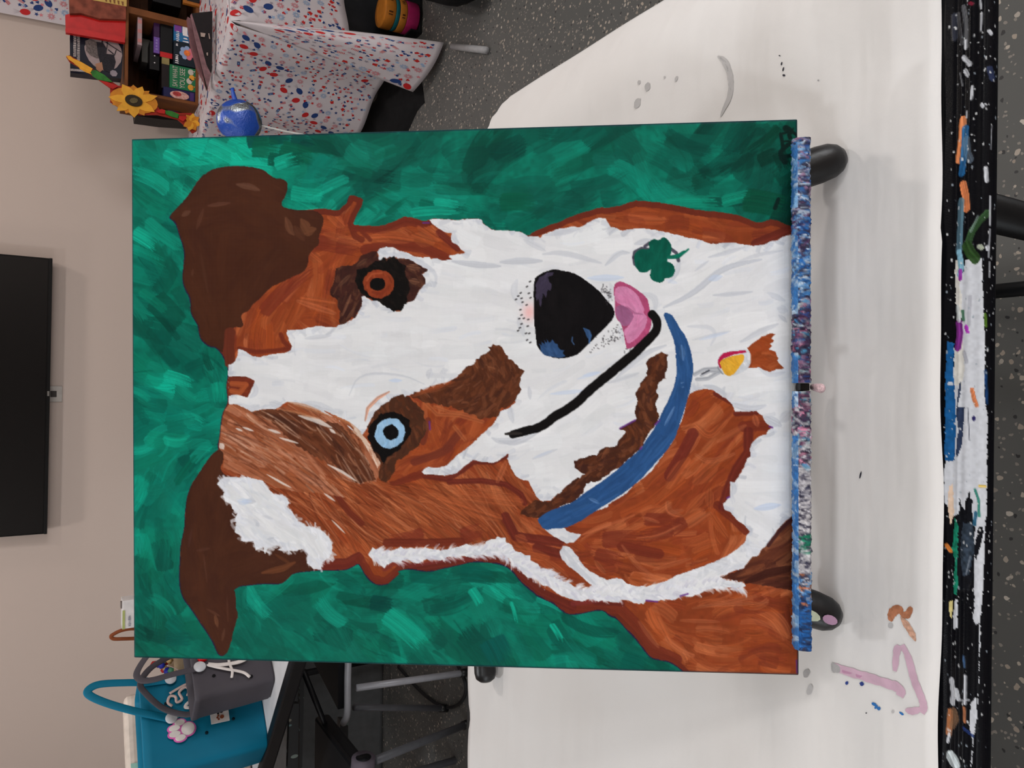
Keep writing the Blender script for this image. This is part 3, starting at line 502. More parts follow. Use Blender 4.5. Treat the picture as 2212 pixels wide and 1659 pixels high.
    patch('G 455,420 540,400 620,420 680,470 695,540 685,600 650,650 590,720 540,745 500,760 490,800 475,830 465,790 440,740 400,710 370,650 350,600 365,530 400,470', 10, C(14, 12, 12), [C(20, 17, 16), C(10, 9, 9)], md, 30, 14, 6, 115, r=2.2)
    patch(smooth(pp('G 480,465 540,450 590,460 630,500 652,550 640,620 600,670 540,695 490,690 450,670 420,640 400,590 415,540 435,500'), 1), 11, C(142, 180, 212), [C(152, 190, 220), C(128, 172, 208), C(160, 196, 222)], field([(850, 930, 60), (830, 960, -50)]), 40, 20, 8, 116, r=1.2, al=.6)
    patch('G 545,500 575,525 597,550 597,590 580,610 540,628 500,615 475,580 472,545 490,520', 12, C(12, 11, 12), [C(16, 14, 14)], md, 5, 10, 6, 117, r=.6)
    # brown eye
    patch('B 750,790 700,780 640,800 560,840 520,900 440,950 330,960 260,990 240,1060 220,1180 180,1250 190,1300 270,1370 270,1400 300,1500 290,1590 300,1659 C 2090,130 2100,190 2160,175 2212,110 B 480,1580 530,1500 560,1440 570,1380 560,1320 600,1320 760,1380 900,1300 1060,1400 1100,1395 1180,1370 1230,1280 1320,1170 1325,1120 1280,1060 1350,1010 1270,960 1210,930 1150,890 1080,870 990,870 900,850 760,890', 13, C(60, 32, 27), [C(54, 30, 26), C(76, 44, 33), C(94, 58, 42), C(46, 26, 24), C(68, 36, 30)], field([(740, 620, -70), (770, 560, -40), (890, 600, 30), (900, 640, -60)]), 200, 26, 7, 120, r=1.6)
    for s, w in [('B 280,1200 420,1060', 9), ('B 330,1550 430,1300', 7), ('B 380,1600 480,1450', 6), ('B 500,960 620,870', 9), ('B 1100,960 1250,980', 14), ('B 1130,1130 1240,1150', 14)]: B.path(pp(s), w, C(124, 84, 62), None, alpha=.5, bris=.4, taper=.7, seed=int(w))
    patch('B 500,1010 560,1000 650,960 700,910 760,890 820,850 850,900 900,860 950,840 990,880 1020,930 1080,960 1090,1050 1130,1150 1140,1230 1110,1330 1090,1400 1065,1420 1060,1460 1030,1505 920,1490 850,1430 760,1375 640,1340 560,1300 500,1200 480,1100', 10, C(16, 13, 12), [C(14, 12, 12), C(26, 20, 18), C(36, 28, 24)], field([(850, 560, 40), (880, 640, 60)]), 70, 18, 6, 121, r=2.6)
    patch('B 640,1040 700,1010 760,1000 840,1020 900,1050 935,1100 945,1160 935,1240 880,1310 800,1350 720,1345 650,1300 600,1240 580,1160 600,1090', 14, C(136, 58, 32), [C(148, 68, 40), C(126, 50, 28), C(110, 42, 24)], md, 40, 18, 7, 122, r=1.4)
    patch(smooth(pp('B 660,1150 700,1105 770,1100 825,1110 845,1160 840,1210 800,1245 740,1255 680,1230 655,1190'), 1), 12, C(14, 12, 12), [C(16, 14, 14)], md, 5, 10, 6, 123, r=.4)
    B.path(pp('B 690,1270 800,1290 880,1210'), 6, C(112, 44, 26), None, alpha=.7); B.path(pp('B 620,1130 680,1050 800,1040'), 4, C(168, 84, 52), None, alpha=.6)
    # nose
    patch(smooth(pp('D 300,760 340,720 400,690 450,672 500,665 560,680 640,695 720,735 800,790 880,860 960,950 1010,1010 1028,1060 1010,1110 960,1170 900,1230 820,1310 740,1390 680,1440 600,1465 500,1468 420,1440 350,1390 325,1330 318,1250 305,1150 300,1000'), 1), 15, C(13, 11, 13), [C(16, 14, 16), C(20, 17, 19)], md, 60, 60, 20, 130, r=.5, al=.4)
    patch('D 320,790 350,740 420,700 475,695 470,720 430,740 440,780 460,800 450,860 425,850 410,920 385,880 365,1000 350,990 340,930 325,960 318,880', 15, C(62, 54, 74), [C(70, 62, 84), C(52, 46, 64)], field([(1180, 610, -60)]), 20, 30, 6, 131, r=1.2, al=.6)
    patch('D 345,1330 375,1350 370,1310 400,1340 395,1300 425,1330 420,1290 450,1330 465,1300 490,1330 510,1340 540,1390 570,1395 560,1420 585,1450 520,1460 470,1450 400,1440 370,1400', 15, C(46, 76, 118), [C(56, 88, 132), C(40, 66, 104)], field([(1190, 760, 60)]), 24, 24, 5, 132, r=1.2, al=.6)
    B.path(pp('D 745,1195 790,1220 805,1260 795,1330'), 6, C(54, 86, 130), None, taper=.6); B.path(pp('D 750,1200 775,1230 785,1280'), 7, C(46, 74, 112), None, taper=.6); B.path(pp('D 645,1275 640,1310 660,1340'), 2.4, C(60, 86, 124), None)
    # tongue
    patch(smooth(pp('D 1015,815 1040,785 1085,778 1150,805 1220,850 1290,900 1325,950 1338,1040 1355,1100 1350,1190 1320,1250 1270,1310 1210,1360 1150,1385 1125,1380 1115,1290 1100,1220 1080,1160 1040,1110 1028,1060 1030,1000 1022,930'), 1), 16, C(170, 72, 112), [C(182, 84, 124), C(160, 66, 104)], field([(1370, 660, 60)]), 60, 30, 9, 133, r=.6, al=.5)
    patch(smooth(pp('D 1020,850 1060,820 1120,820 1180,850 1230,900 1260,970 1290,1030 1280,1060 1320,1100 1300,1180 1260,1250 1200,1310 1140,1340 1125,1290 1100,1220 1150,1180 1190,1080 1190,1040 1110,1000 1060,980 1022,940'), 1), 16, C(204, 128, 168), [C(210, 136, 176), C(194, 116, 156)], field([(1350, 640, 50), (1370, 720, -60)]), 70, 30, 10, 134, r=.6, al=.5)
    patch(smooth(pp('D 1030,1010 1070,985 1120,1000 1170,1040 1195,1080 1180,1130 1140,1175 1095,1180 1060,1130 1035,1080'), 1), 16, C(150, 92, 130), [C(158, 100, 138), C(142, 84, 120)], field([(1350, 670, 50)]), 20, 20, 8, 135, r=.6, al=.5)
    B.path(pp('D 1130,1000 1200,1060 1270,1070'), 4, C(168, 100, 138), None, taper=.6)
    # mouth line
    B.path(smooth_open(pp('D 1355,1070 1395,1110 1405,1190 1370,1250 1300,1320 1230,1390 1130,1480 1030,1560 H 800,160 700,260 600,330 520,370 450,430 380,470 280,490 180,520')), 20, C(16, 14, 14), 17, bris=.25, taper=.12, seed=12)
    B.path(pp('H 120,515 180,510 250,510'), 7, C(40, 36, 34), 17, bris=.3, taper=.4)
    # brown strip along the lower cheek
    strip = pp('D 1310,1490 1380,1450 1440,1415 1500,1435 1495,1500 1480,1600 1480,1659 H 1420,60 1370,100 1345,160 1360,200 1340,290 1370,380 1350,430 1290,500 1250,590 1210,640 1150,700 1060,780 980,830 880,900 780,920 750,1000 690,1060 600,1090 520,1130 440,1170 400,1210 330,1200 240,1170 280,1120 370,1050 420,1075 490,1065 560,1000 650,910 765,850 690,790 680,740 760,710 860,690 900,640 1030,610 1040,565 1100,500 1040,480 1110,440 1190,390 1170,330 1190,250 1175,190 1220,130 1210,100 1270,40 D 1310,1600 1310,1540')
    patch(strip, 18, C(70, 38, 26), br[:4] + [C(60, 32, 26)], field([(1410, 830, -60), (1380, 900, 60), (1320, 980, -40), (1200, 1070, -30)]), 260, 26, 8, 140, r=2.0)
    # blue collar
    patch(smooth(pp('E 375,1060 405,1130 440,1220 475,1310 490,1400 497,1500 500,1600 I 365,160 345,250 300,370 230,500 165,650 60,800 H 1220,640 1070,770 980,850 870,930 750,1010 660,1080 600,1100 480,1145 400,1195 382,1222 440,1306 520,1288 600,1285 700,1250 850,1150 960,1080 1100,990 1220,890 1300,800 1480,600 1550,400 1610,200 I 535,130 E 650,1580 640,1480 620,1380 580,1270 530,1200 490,1130 462,1085 430,1062'), 1), 19, C(40, 78, 128), [C(40, 78, 128), C(46, 86, 138), C(36, 70, 118)], field([(1480, 760, 75), (1490, 880, -75), (1420, 1000, -50), (1280, 1090, -30)]), 60, 70, 12, 149, jit=.08, r=.5, al=.6)
    if 0: B.path(smooth_open(pp('E 390,1060 440,1130 500,1230 540,1340 560,1450 565,1560 565,1659 I 450,60 445,160 400,300 340,450 230,640 100,870 -20,1040 H 1200,750 1060,880 920,980 780,1070 640,1140 500,1190 420,1240')), 34, C(40, 78, 128), 19, bris=.10, seed=15, hgt=1.)
    cm = B.lab == 19
    scatter(B, cm, 60, 60, 6, [C(56, 98, 150), C(34, 68, 114), C(48, 88, 140)], field([(1480, 760, 75), (1490, 880, -75), (1420, 1000, -50), (1280, 1090, -30)]), .08, .1, .5, .1, .7, .9, seed=150)
    for s, w, a in [('E 540,1350 555,1480', 12, .3), ('I 350,450 250,640', 6, .4), ('H 800,1040 880,1080', 8, .3), ('I 410,215 440,210', 2, .6), ('I 420,260 440,252', 2, .6)]: B.path(pp(s), w, C(120, 150, 190), None, alpha=a, bris=.5, taper=.7)
    # hair-thin gaps along the collar, freckles, blush
    fr = C(28, 24, 26)
    for q in 'D 265,775;D 238,820;D 182,877;D 160,905;D 140,935;D 255,880;D 270,920;D 198,960;D 235,985;D 180,1028;D 250,1115;D 190,1155;D 175,1190;D 245,1175;D 260,1240;D 240,1300;D 268,1322;D 160,1215;D 190,1075;D 170,1108;D 230,1240;D 190,925;D 210,1105'.split(';'):
        c = pp(q)[0]; B.path([c - [1.2, -.6], c + [1.4, -.6]], 2.8, fr, 20, alpha=.9, seed=7)
    r = np.random.RandomState(4)
    for a, n in (('D 920,800 940,880 980,900', 40), ('D 960,930 990,960', 8), ('D 990,1180 1060,1240 970,1300 900,1300', 46), ('D 820,1390 900,1330 1020,1280', 22), ('D 1110,1420 1150,1410', 5)):
        P = pp(a)
        for _ in range(n):
            k = r.randint(len(P) - 1); c = P[k] + (P[k + 1] - P[k]) * r.rand() + r.normal(size=2) * 5
            B.path([c, c + r.normal(size=2) * 1.2], 1.8, C(70, 68, 72), None, alpha=.8)
    bl = pp('D 260,1050')[0]; yy, xx = np.mgrid[0:PH, 0:PW]; a = np.exp(-(((xx - bl[0]) / 14.) ** 2 + ((yy - bl[1]) / 17.) ** 2))[..., None] * .7 * (B.lab == 5)[..., None]
    B.rgb += a * (C(240, 170, 168) - B.rgb)
    # clover
    for s in ['D 1190,560 1200,510 1260,480 1330,490', 'D 1290,460 1330,430', 'D 1190,560 1200,620', 'D 1530,490 1570,520 1590,590']: B.path(pp(s), 7, C(52, 50, 66), None, alpha=.85)
    cg = C(6, 84, 68)
    for s in ['D 1290,500 1360,470 1440,500 1500,560 1480,640 1420,680 1340,680 1290,620', 'D 1330,480 1322,425 1370,395 1420,410 1450,380 1490,390 1525,440 1530,490 1520,560 1420,600 1350,560', 'D 1220,500 1270,485 1330,495 1400,560 1400,620 1330,690 1260,700 1210,660 1200,600 1195,540', 'D 1400,580 1500,600 1555,630 1560,700 1530,745 1470,750 1460,780 1410,790 1360,770 1335,730 1345,680 1350,620']:
        patch(smooth(pp(s), 1), 21, cg, [C(8, 92, 74), C(4, 74, 60)], md, 26, 26, 10, 160, r=.8, al=.5)
    B.path(pp('D 1500,560 1590,550 1640,510'), 9, C(10, 100, 80), 21, taper=.3); B.path(pp('E 480,545 560,520 600,488'), 5, C(10, 110, 88), 21, taper=.3)
    # tag: grey ring, red rim, yellow heart
    for s, w in [('I 545,130 640,80 790,70', 8), ('I 570,180 680,170 800,100', 8), ('I 610,140 700,100 790,110', 5), ('I 800,60 830,100', 12)]: B.path(pp(s), w, C(150, 154, 162), 22, alpha=.8, bris=.2)
    B.path(pp('I 620,125 690,90'), 3, C(60, 62, 70), 22)
    patch(smooth(pp('E 865,1500 870,1460 900,1420 980,1400 1060,1390 1120,1385 1160,1420 1170,1500 1140,1560 1080,1600 1000,1625 940,1625 900,1590 870,1540'), 1), 22, C(196, 200, 206), wcol[:1] + [C(200, 204, 210)], md, 20, 20, 8, 165, r=.6)
    patch(smooth(pp('E 865,1500 880,1450 930,1415 1020,1400 1110,1395 1125,1415 1030,1430 950,1455 900,1480 890,1520 905,1555 885,1560'), 1), 22, C(176, 28, 74), [C(184, 34, 80)], md, 8, 16, 6, 166, r=.6)
    patch(smooth(pp('E 890,1540 885,1500 910,1475 960,1455 1040,1435 1100,1430 1105,1470 1080,1520 1040,1570 1015,1610 970,1628 930,1615 915,1580'), 1), 22, C(214, 162, 50), [C(222, 172, 62), C(204, 150, 44)], field([(1570, 790, 60)]), 26, 24, 8, 167, r=.6)
    # small rust mark at the hem
    mk = patch('E 1130,1380 1180,1330 1260,1275 1330,1245 1380,1250 1345,1290 1370,1310 1330,1340 1350,1360 1320,1385 1380,1410 1390,1450 1410,1470 1395,1490 1440,1540 1460,1560 1390,1565 1330,1595 1290,1580 1230,1550 1140,1555 1165,1500 1160,1430', 2, C(148, 66, 32), rust[:4], field([(1650, 750, 10)]), 40, 30, 9, 170, r=1.0)
    # dark rust chest corner
    co = patch('L 2090,225 2125,240 2135,830 1900,790 1740,765 1640,745 1500,715 1600,680 1700,640 1730,600 1770,550 1830,540 1850,490 1900,440 1950,370 1990,310 2040,260', 2, C(92, 48, 32), [C(110, 60, 38), C(84, 42, 30), C(128, 76, 50), C(70, 34, 26)], field([(1600, 1240, -20), (1690, 1180, -45), (1690, 1250, -8)]), 110, 90, 14, 171, jit=.1, r=1.2)
    B.path(pp('L 1720,750 1900,680 2120,630'), 18, C(60, 28, 22), None, alpha=.85, taper=.5); B.path(pp('L 2095,225 1990,330 1900,450'), 8, C(58, 28, 30), None, alpha=.8)
    # light violet specks of under-drawing along the neck
    for s in ['L 900,905 990,915', 'L 1180,868 1240,850', 'L 1560,60 1580,50', 'H 1050,470 1170,405', 'H 1335,440 1370,405', 'H 1215,640 1225,625', 'G 840,480 845,540', 'I 1290,650 1320,660', 'B 1290,440 1360,440', 'L 2135,1400 2140,1500']: B.path(pp(s), 4, C(96, 46, 128), None, alpha=.8)
    # lower edge of the canvas bare and soft grey
    U_, V_ = np.meshgrid(np.arange(PW), np.arange(PH)); e_ = np.minimum(np.minimum(U_, PW - 1 - U_), np.minimum(V_, PH - 1 - V_))
    rim = np.clip(1 - e_ / 4.5, 0, 1)[..., None] * (B.lab < 5)[..., None]; B.rgb = B.rgb * (1 - rim * .75) + C(20, 26, 48) * rim * .75
    B.rgb = np.clip(B.rgb, 0, 1)
    return B

def smooth_open(p):
    p = np.asarray(p, float)
    for _ in range(2):
        q = [p[0]]
        for a, b in zip(p[:-1], p[1:]): q += [a * .75 + b * .25, a * .25 + b * .75]
        q.append(p[-1]); p = np.array(q)
    return p
def m_rim(e): return np.asarray(e)

# ================================================================ the room
def wall_mat(name, c):
    t = NT(name); n = t.noise(t.coord(), 1.3, 3); n2 = t.noise(t.coord(), 220, 3)
    t.set(Base_Color=t.ramp(n.outputs[0], [(.3, tuple(v * .97 for v in c)), (.7, c)]), Roughness=.75); t.bump(n2.outputs[0], .25, .0006); return t.m
WALL = wall_mat('wall_paint', rgb(203, 186, 176)); CEILM = wall_mat('ceiling_paint', rgb(225, 222, 216))
def struct(o): o['kind'] = 'structure'; return o
struct(box('wall_back', -3.6, 3.6, 3.98, 4.08, 0, CEIL, WALL, bev=0)); struct(box('wall_front', -3.6, 3.6, -3.1, -3.0, 0, CEIL, WALL, bev=0))
struct(box('wall_left', -3.7, -3.6, -3.1, 4.08, 0, CEIL, WALL, bev=0)); struct(box('wall_right', 3.6, 3.7, -3.1, 4.08, 0, CEIL, WALL, bev=0))
struct(box('ceiling', -3.7, 3.7, -3.1, 4.08, CEIL, CEIL + .1, CEILM, bev=0))
struct(box('baseboard_back', -3.6, 3.6, 3.965, 3.98, 0, .11, mat('baseboard_grey', rgb(70, 68, 66), .6), bev=.003))
def floor_mat():
    t = NT('flake_floor'); c = t.coord(); warp = t.noise(c, 60, 2)
    wv = t.node('ShaderNodeVectorMath', operation='MULTIPLY_ADD'); t.link(warp.outputs['Color'], wv.inputs[0]); wv.inputs[1].default_value = (.012, .012, 0); t.link(c, wv.inputs[2])
    base = t.ramp(t.noise(c, 2.2, 4).outputs[0], [(.3, rgb(82, 83, 82)), (.7, rgb(92, 92, 90))]); col = base
    for sc, size, frac, cols in ((78, .32, .76, [rgb(150, 138, 126), rgb(176, 166, 154)]), (60, .28, .86, [rgb(120, 112, 104), rgb(190, 182, 172)]), (85, .27, .84, [rgb(34, 34, 36), rgb(48, 48, 50)]), (130, .30, .70, [rgb(128, 122, 116), rgb(140, 134, 126)])):
        v = t.node('ShaderNodeTexVoronoi'); v.inputs['Scale'].default_value = sc; t.link(wv.outputs[0], v.inputs['Vector'])
        s = t.node('ShaderNodeSeparateColor'); t.link(v.outputs['Color'], s.inputs[0])
        hit = t.math('MULTIPLY', t.math('LESS_THAN', v.outputs['Distance'], size), t.math('GREATER_THAN', s.outputs[0], frac))
        col = t.mix(hit, col, t.ramp(s.outputs[1], [(0, cols[0]), (1, cols[1])]))
    t.set(Base_Color=col, Roughness=.55); t.bump(t.noise(c, 180, 3).outputs[0], .15, .001); return t.m
wfm = mat('fill_panel_white', rgb(220, 220, 218), .5); struct(box('window_1', 3.58, 3.6, -2.75, -.65, .80, 2.3, wfm, bev=0)); struct(box('window_2', -3.6, -3.58, -2.75, -.65, .80, 2.3, wfm, bev=0))  # white panels added behind the two side fill lights, out of view
fl = struct(box('floor', -3.6, 3.6, -3.1, 4.0, -.1, 0, floor_mat(), bev=0))
for i, (x, y, e, c) in enumerate(LAMPS):
    lt = lathe('ceiling_light', [(.16, -.004), (.16, -.012), (.135, -.02), (.125, -.012), (.125, -.004)], mat('light_trim', rgb(220, 220, 218), .4), loc=(x, y, CEIL)); struct(lt)

# ================================================================ the painting on its canvas
CW, CH = .4064, .508
CM = Matrix(((.9999, .0036, -.0135, -.00767), (.0050, .8098, .5867, .35185), (.0131, -.5867, .8097, .79417), (0, 0, 0, 1)))   # columns: along the width, into the canvas, up the canvas
B = paint_dog()
painting = thing('painting', 'acrylic painting of a brown and white dog on a green ground, standing on the easel', 'painting'); painting.matrix_world = CM
def paint_mat(name, weave=.5, rough=.42, attr='Col'):
    t = NT(name); a = t.node('ShaderNodeAttribute', attribute_name=attr); c = t.coord(); s = t.node('ShaderNodeSeparateXYZ'); t.link(c, s.inputs[0])
    n = t.noise(c, 900, 2)
    wx = t.math('SINE', t.math('ADD', t.math('MULTIPLY', s.outputs['X'], 2 * math.pi / .0011), t.math('MULTIPLY', n.outputs[0], 3)))
    wz = t.math('SINE', t.math('ADD', t.math('MULTIPLY', s.outputs['Z'], 2 * math.pi / .0011), t.math('MULTIPLY', n.outputs[0], 3)))
    h = t.math('ADD', t.math('ADD', t.math('MULTIPLY', wx, .25), t.math('MULTIPLY', wz, .45)), t.math('MULTIPLY', t.noise(c, 420, 4, .7).outputs[0], 1.6))
    t.bump(h, weave, .00035)
    rn = t.noise(c, 25, 3); t.set(Base_Color=a.outputs['Color'], Roughness=t.ramp(rn.outputs[0], [(.3, (rough - .06,) * 3), (.7, (rough + .10,) * 3)]), Specular_IOR_Level=.06)
    return t.m
PAINT = paint_mat('acrylic_paint', .22, .48)
STEP = 1.6
def painting_mesh():
    nx = int(PW / STEP) + 1; ny = int(PH / STEP) + 1
    u = np.linspace(0, PW, nx); v = np.linspace(0, PH, ny); ui = np.clip(u - .5, 0, PW - 1.001); vi = np.clip(v - .5, 0, PH - 1.001)
    def samp(A):
        y0 = vi.astype(int); x0 = ui.astype(int); fy = (vi - y0)[:, None]; fx = (ui - x0)[None]
        if A.ndim == 3: fy = fy[..., None]; fx = fx[..., None]
        g = lambda a, b: A[np.clip(a, 0, PH - 1)][:, np.clip(b, 0, PW - 1)]
        return (g(y0, x0) * (1 - fx) + g(y0, x0 + 1) * fx) * (1 - fy) + (g(y0 + 1, x0) * (1 - fx) + g(y0 + 1, x0 + 1) * fx) * fy
    c = samp(B.rgb); h = samp(B.h); c = np.where(c <= .04045, c / 12.92, ((c + .055) / 1.055) ** 2.4)
    U, V = np.meshgrid(u, v); ed = np.minimum(np.minimum(U, PW - U), np.minimum(V, PH - V)); fold = np.clip(1 - ed / 5., 0, 1) ** 2
    X = CW * (.5 - V / PH); Z = CH * (1 - U / PW); Y = -(h * .00022) + .0002 + fold * .0012
    P = np.stack([X, Y, Z], -1).reshape(-1, 3); C_ = np.concatenate([c, np.ones(c.shape[:2] + (1,))], -1).reshape(-1, 4)
    i, j = np.meshgrid(np.arange(ny - 1), np.arange(nx - 1), indexing='ij'); q = np.stack([i * nx + j, i * nx + j + 1, (i + 1) * nx + j + 1, (i + 1) * nx + j], -1).reshape(-1, 4)
    lab = B.lab[np.clip(((i + .5) * PH / (ny - 1)).astype(int), 0, PH - 1), np.clip(((j + .5) * PW / (nx - 1)).astype(int), 0, PW - 1)].reshape(-1)
    key = lab.astype(int).copy(); row = ((i + .5) * PH / (ny - 1)).reshape(-1)
    key[(lab == 10) & (row > 500)] = 40; key[(lab == 12) & (row > 500)] = 41
    names = {0: 'painted_background', 1: 'painted_outline', 2: 'painted_rust_fur', 3: 'painted_ear', 4: 'painted_ear', 5: 'painted_white_fur', 6: 'painted_ear_tuft', 7: 'painted_brow_fur', 8: 'painted_muzzle_patch',
             9: 'painted_eye_patch', 10: 'painted_eye_rim', 40: 'painted_eye_rim', 11: 'painted_iris', 12: 'painted_pupil', 41: 'painted_pupil', 13: 'painted_eye_patch', 14: 'painted_iris', 15: 'painted_nose', 16: 'painted_tongue',
             17: 'painted_mouth_line', 18: 'painted_cheek_stripe', 19: 'painted_collar', 20: 'painted_freckles', 21: 'painted_clover', 22: 'painted_collar_tag'}
    labs = {0: 'brushy green background', 11: 'pale blue iris', 14: 'rust brown iris', 19: 'dark blue collar', 21: 'dark green four-lobed clover', 16: 'pink tongue', 15: 'black nose with blue glints', 22: 'tag with a yellow heart'}
    for k in sorted(set(key.tolist())):
        f = q[key == k]
        if len(f) < 4: continue
        uq, inv = np.unique(f, return_inverse=True); f = inv.reshape(f.shape)
        me = bpy.data.meshes.new(names[k]); me.vertices.add(len(uq)); me.vertices.foreach_set('co', P[uq].astype(np.float32).ravel())
        me.loops.add(f.size); me.loops.foreach_set('vertex_index', f.astype(np.int32).ravel()); me.polygons.add(len(f)); me.polygons.foreach_set('loop_start', (np.arange(len(f)) * 4).astype(np.int32))
        me.polygons.foreach_set('use_smooth', np.ones(len(f), bool)); me.update(calc_edges=True)
        at = me.color_attributes.new('Col', 'FLOAT_COLOR', 'POINT'); at.data.foreach_set('color', C_[uq].astype(np.float32).ravel())
        me.materials.append(PAINT); o = bpy.data.objects.new(names[k], me); COL.objects.link(o); o.parent = painting
        if k in labs: o['label'] = labs[k]
        if k == 20: o['kind'] = 'stuff'
painting_mesh()
# stretched canvas body: painted edges and the wooden bars behind
def edge_mat():
    t = NT('painted_canvas_edge'); c = t.coord(); n = t.noise(c, 40, 4); t.set(Base_Color=t.ramp(n.outputs[0], [(.3, rgb(4, 58, 50)), (.5, rgb(10, 96, 84)), (.72, rgb(24, 40, 62))]), Roughness=.5); t.bump(t.noise(c, 900, 2).outputs[0], .3, .0004); return t.m
bm = bmesh.new(); bbox(bm, -CW / 2 - .0004, CW / 2 + .0004, .0010, .018, -.0004, CH + .0004, .0012, 3)
bm_obj('canvas_edge', bm, edge_mat(), painting)
wood_bar = mat('pine_bar', rgb(190, 158, 116), .6, .15, 20)
bm = bmesh.new()
for a in ((-CW / 2 + .003, CW / 2 - .003, .0182, .0215, .003, .04), (-CW / 2 + .003, CW / 2 - .003, .0182, .0215, CH - .04, CH - .003), (-CW / 2 + .003, -CW / 2 + .04, .0182, .0215, .041, CH - .041), (CW / 2 - .04, CW / 2 - .003, .0182, .0215, .041, CH - .041)): bbox(bm, *a, .001, 1)
bm_obj('stretcher_bars', bm, wood_bar, painting)

# ================================================================ easel
def small_board(h, w, zones, n, L, wd, seed, base, ang=0., amp=.5):
    """dried paint built up along a strip: returns colours and heights"""
    b = Board(h, w); r = np.random.RandomState(seed); b.rgb[:] = base
    for _ in range(n):
        y = r.uniform(0, h); z = [q for q in zones if q[0] <= y / h <= q[1]]
        if not z: continue
        pal = z[r.randint(len(z))][2]; c = pal[r.randint(len(pal))]; x = r.uniform(0, w)
        b.stroke(x, y, math.pi / 2 + ang + r.normal() * amp, L * r.uniform(.4, 1.6), wd * r.uniform(.4, 1.5), c * r.uniform(.85, 1.1), None, bend=r.uniform(-.3, .3), alpha=.9, bris=.15, dry=.9, seed=r.randint(1 << 30), hgt=r.uniform(.2, 1))
    return b
def strip_mesh(name, b, prof, along, m, parent, kind=None):
    """b: Board (rows along, cols across); prof(k)->(p,q) across; along(i)->a ; makes a surface in parent space (a, p, q)"""
    h, w = b.lab.shape; V = []; C_ = []; n = len(prof)
    for i, a in enumerate(along):
        r = min(h - 1, int(i * (h - 1) / (len(along) - 1)))
        for k, (p, q, nx_, nz_) in enumerate(prof):
            cc = min(w - 1, int(k * (w - 1) / (n - 1))); hh = float(b.h[r, cc]); V.append((a, p + nx_ * hh, q + nz_ * hh)); C_.append(b.rgb[r, cc])
    Fc = [(i * n + k, i * n + k + 1, (i + 1) * n + k + 1, (i + 1) * n + k) for i in range(len(along) - 1) for k in range(n - 1)]
    o = mesh(name, V, Fc, m, parent, True); C_ = np.array(C_); C_ = np.where(C_ <= .04045, C_ / 12.92, ((C_ + .055) / 1.055) ** 2.4)
    at = o.data.color_attributes.new('Col', 'FLOAT_COLOR', 'POINT'); at.data.foreach_set('color', np.concatenate([C_, np.ones((len(C_), 1))], 1).astype(np.float32).ravel()); return o
CAKED = paint_mat('caked_paint', .5, .35)
easel = thing('tabletop_easel', 'black tripod table easel with a ledge crusted in blue and white paint, holding the painting', 'easel', (0, .40, .742))
def to_easel(p): return Vector(p) - easel.location
blk = mat('black_metal', rgb(14, 14, 16), .35, .2, 40, spec=.3); rub = mat('black_rubber', rgb(12, 12, 14), .38, .25, 60, spec=.35)
blu = [C(36, 92, 160), C(60, 120, 186), C(120, 164, 206), C(190, 206, 222), C(28, 60, 120)]; pur = [C(52, 38, 66), C(96, 64, 100), C(150, 110, 140), C(40, 34, 56), C(176, 172, 190), C(40, 70, 130)]
whi = [C(190, 188, 194), C(206, 204, 208), C(160, 158, 166), C(60, 56, 70), C(214, 210, 212)]; drk = [C(40, 32, 50), C(60, 44, 68), C(120, 60, 90), C(200, 120, 150), C(170, 186, 190), C(70, 140, 180)]
for k, (a0, a1, zones) in enumerate([(.1843, .0106, [(0, .25, blu + pur[2:]), (.2, .5, pur + blu), (.45, .7, blu[:4]), (.65, 1, drk + pur)]), (.0048, -.1792, [(0, .3, drk + whi[:2]), (.2, .8, whi), (.55, .62, [C(30, 120, 90)]), (.7, .82, blu[1:3] + [C(190, 110, 70)]), (.78, 1, [C(40, 100, 170), C(36, 88, 156), C(60, 120, 190), C(30, 40, 70)])])]):
    b = small_board(560, 40, zones, 1500, 16, 5, 300 + k, C(60, 60, 80), amp=.9); b2 = small_board(560, 40, [(0, 1, blu[1:4] + [C(190, 208, 226)])], 200, 30, 8, 310 + k, C(60, 110, 170))
    msk = (np.arange(40)[None, :] < 15) & (vnoise((560, 40), 60, 5 + k) > .35); b.rgb[msk] = b2.rgb[msk]
    prof0 = [(-.002, .0045), (-.008, .0062), (-.0130, .0064), (-.0160, .0050), (-.0172, .0025), (-.0172, -.0020), (-.0155, -.0036), (-.005, -.0040), (.022, -.0040)]
    P = []
    for i in range(len(prof0) - 1):
        (p0, q0), (p1, q1) = prof0[i], prof0[i + 1]; d = unit((p1 - p0, q1 - q0))
        for s in range(5): P.append((p0 + (p1 - p0) * s / 5, q0 + (q1 - q0) * s / 5, d[1] * .0016, -d[0] * .0016))
    P.append((*prof0[-1], 0, 0))
    o = strip_mesh('ledge', b, P, np.linspace(a0, a1, 190), CAKED, easel); o.matrix_local = Matrix.Translation(-easel.location) @ CM
    o['label'] = ['ledge half under the right side of the canvas, crusted blue and violet', 'ledge half under the left side of the canvas, crusted white and blue'][k]
    bmx = bmesh.new(); bbox(bmx, min(a0, a1) + .0005, max(a0, a1) - .0005, -.0155, .024, -.0036, -.0012, .0006, 2)
    o = bm_obj('ledge_core', bmx, blk, easel); o.matrix_local = Matrix.Translation(-easel.location) @ CM
APEX = np.array([0, .66, 1.10])
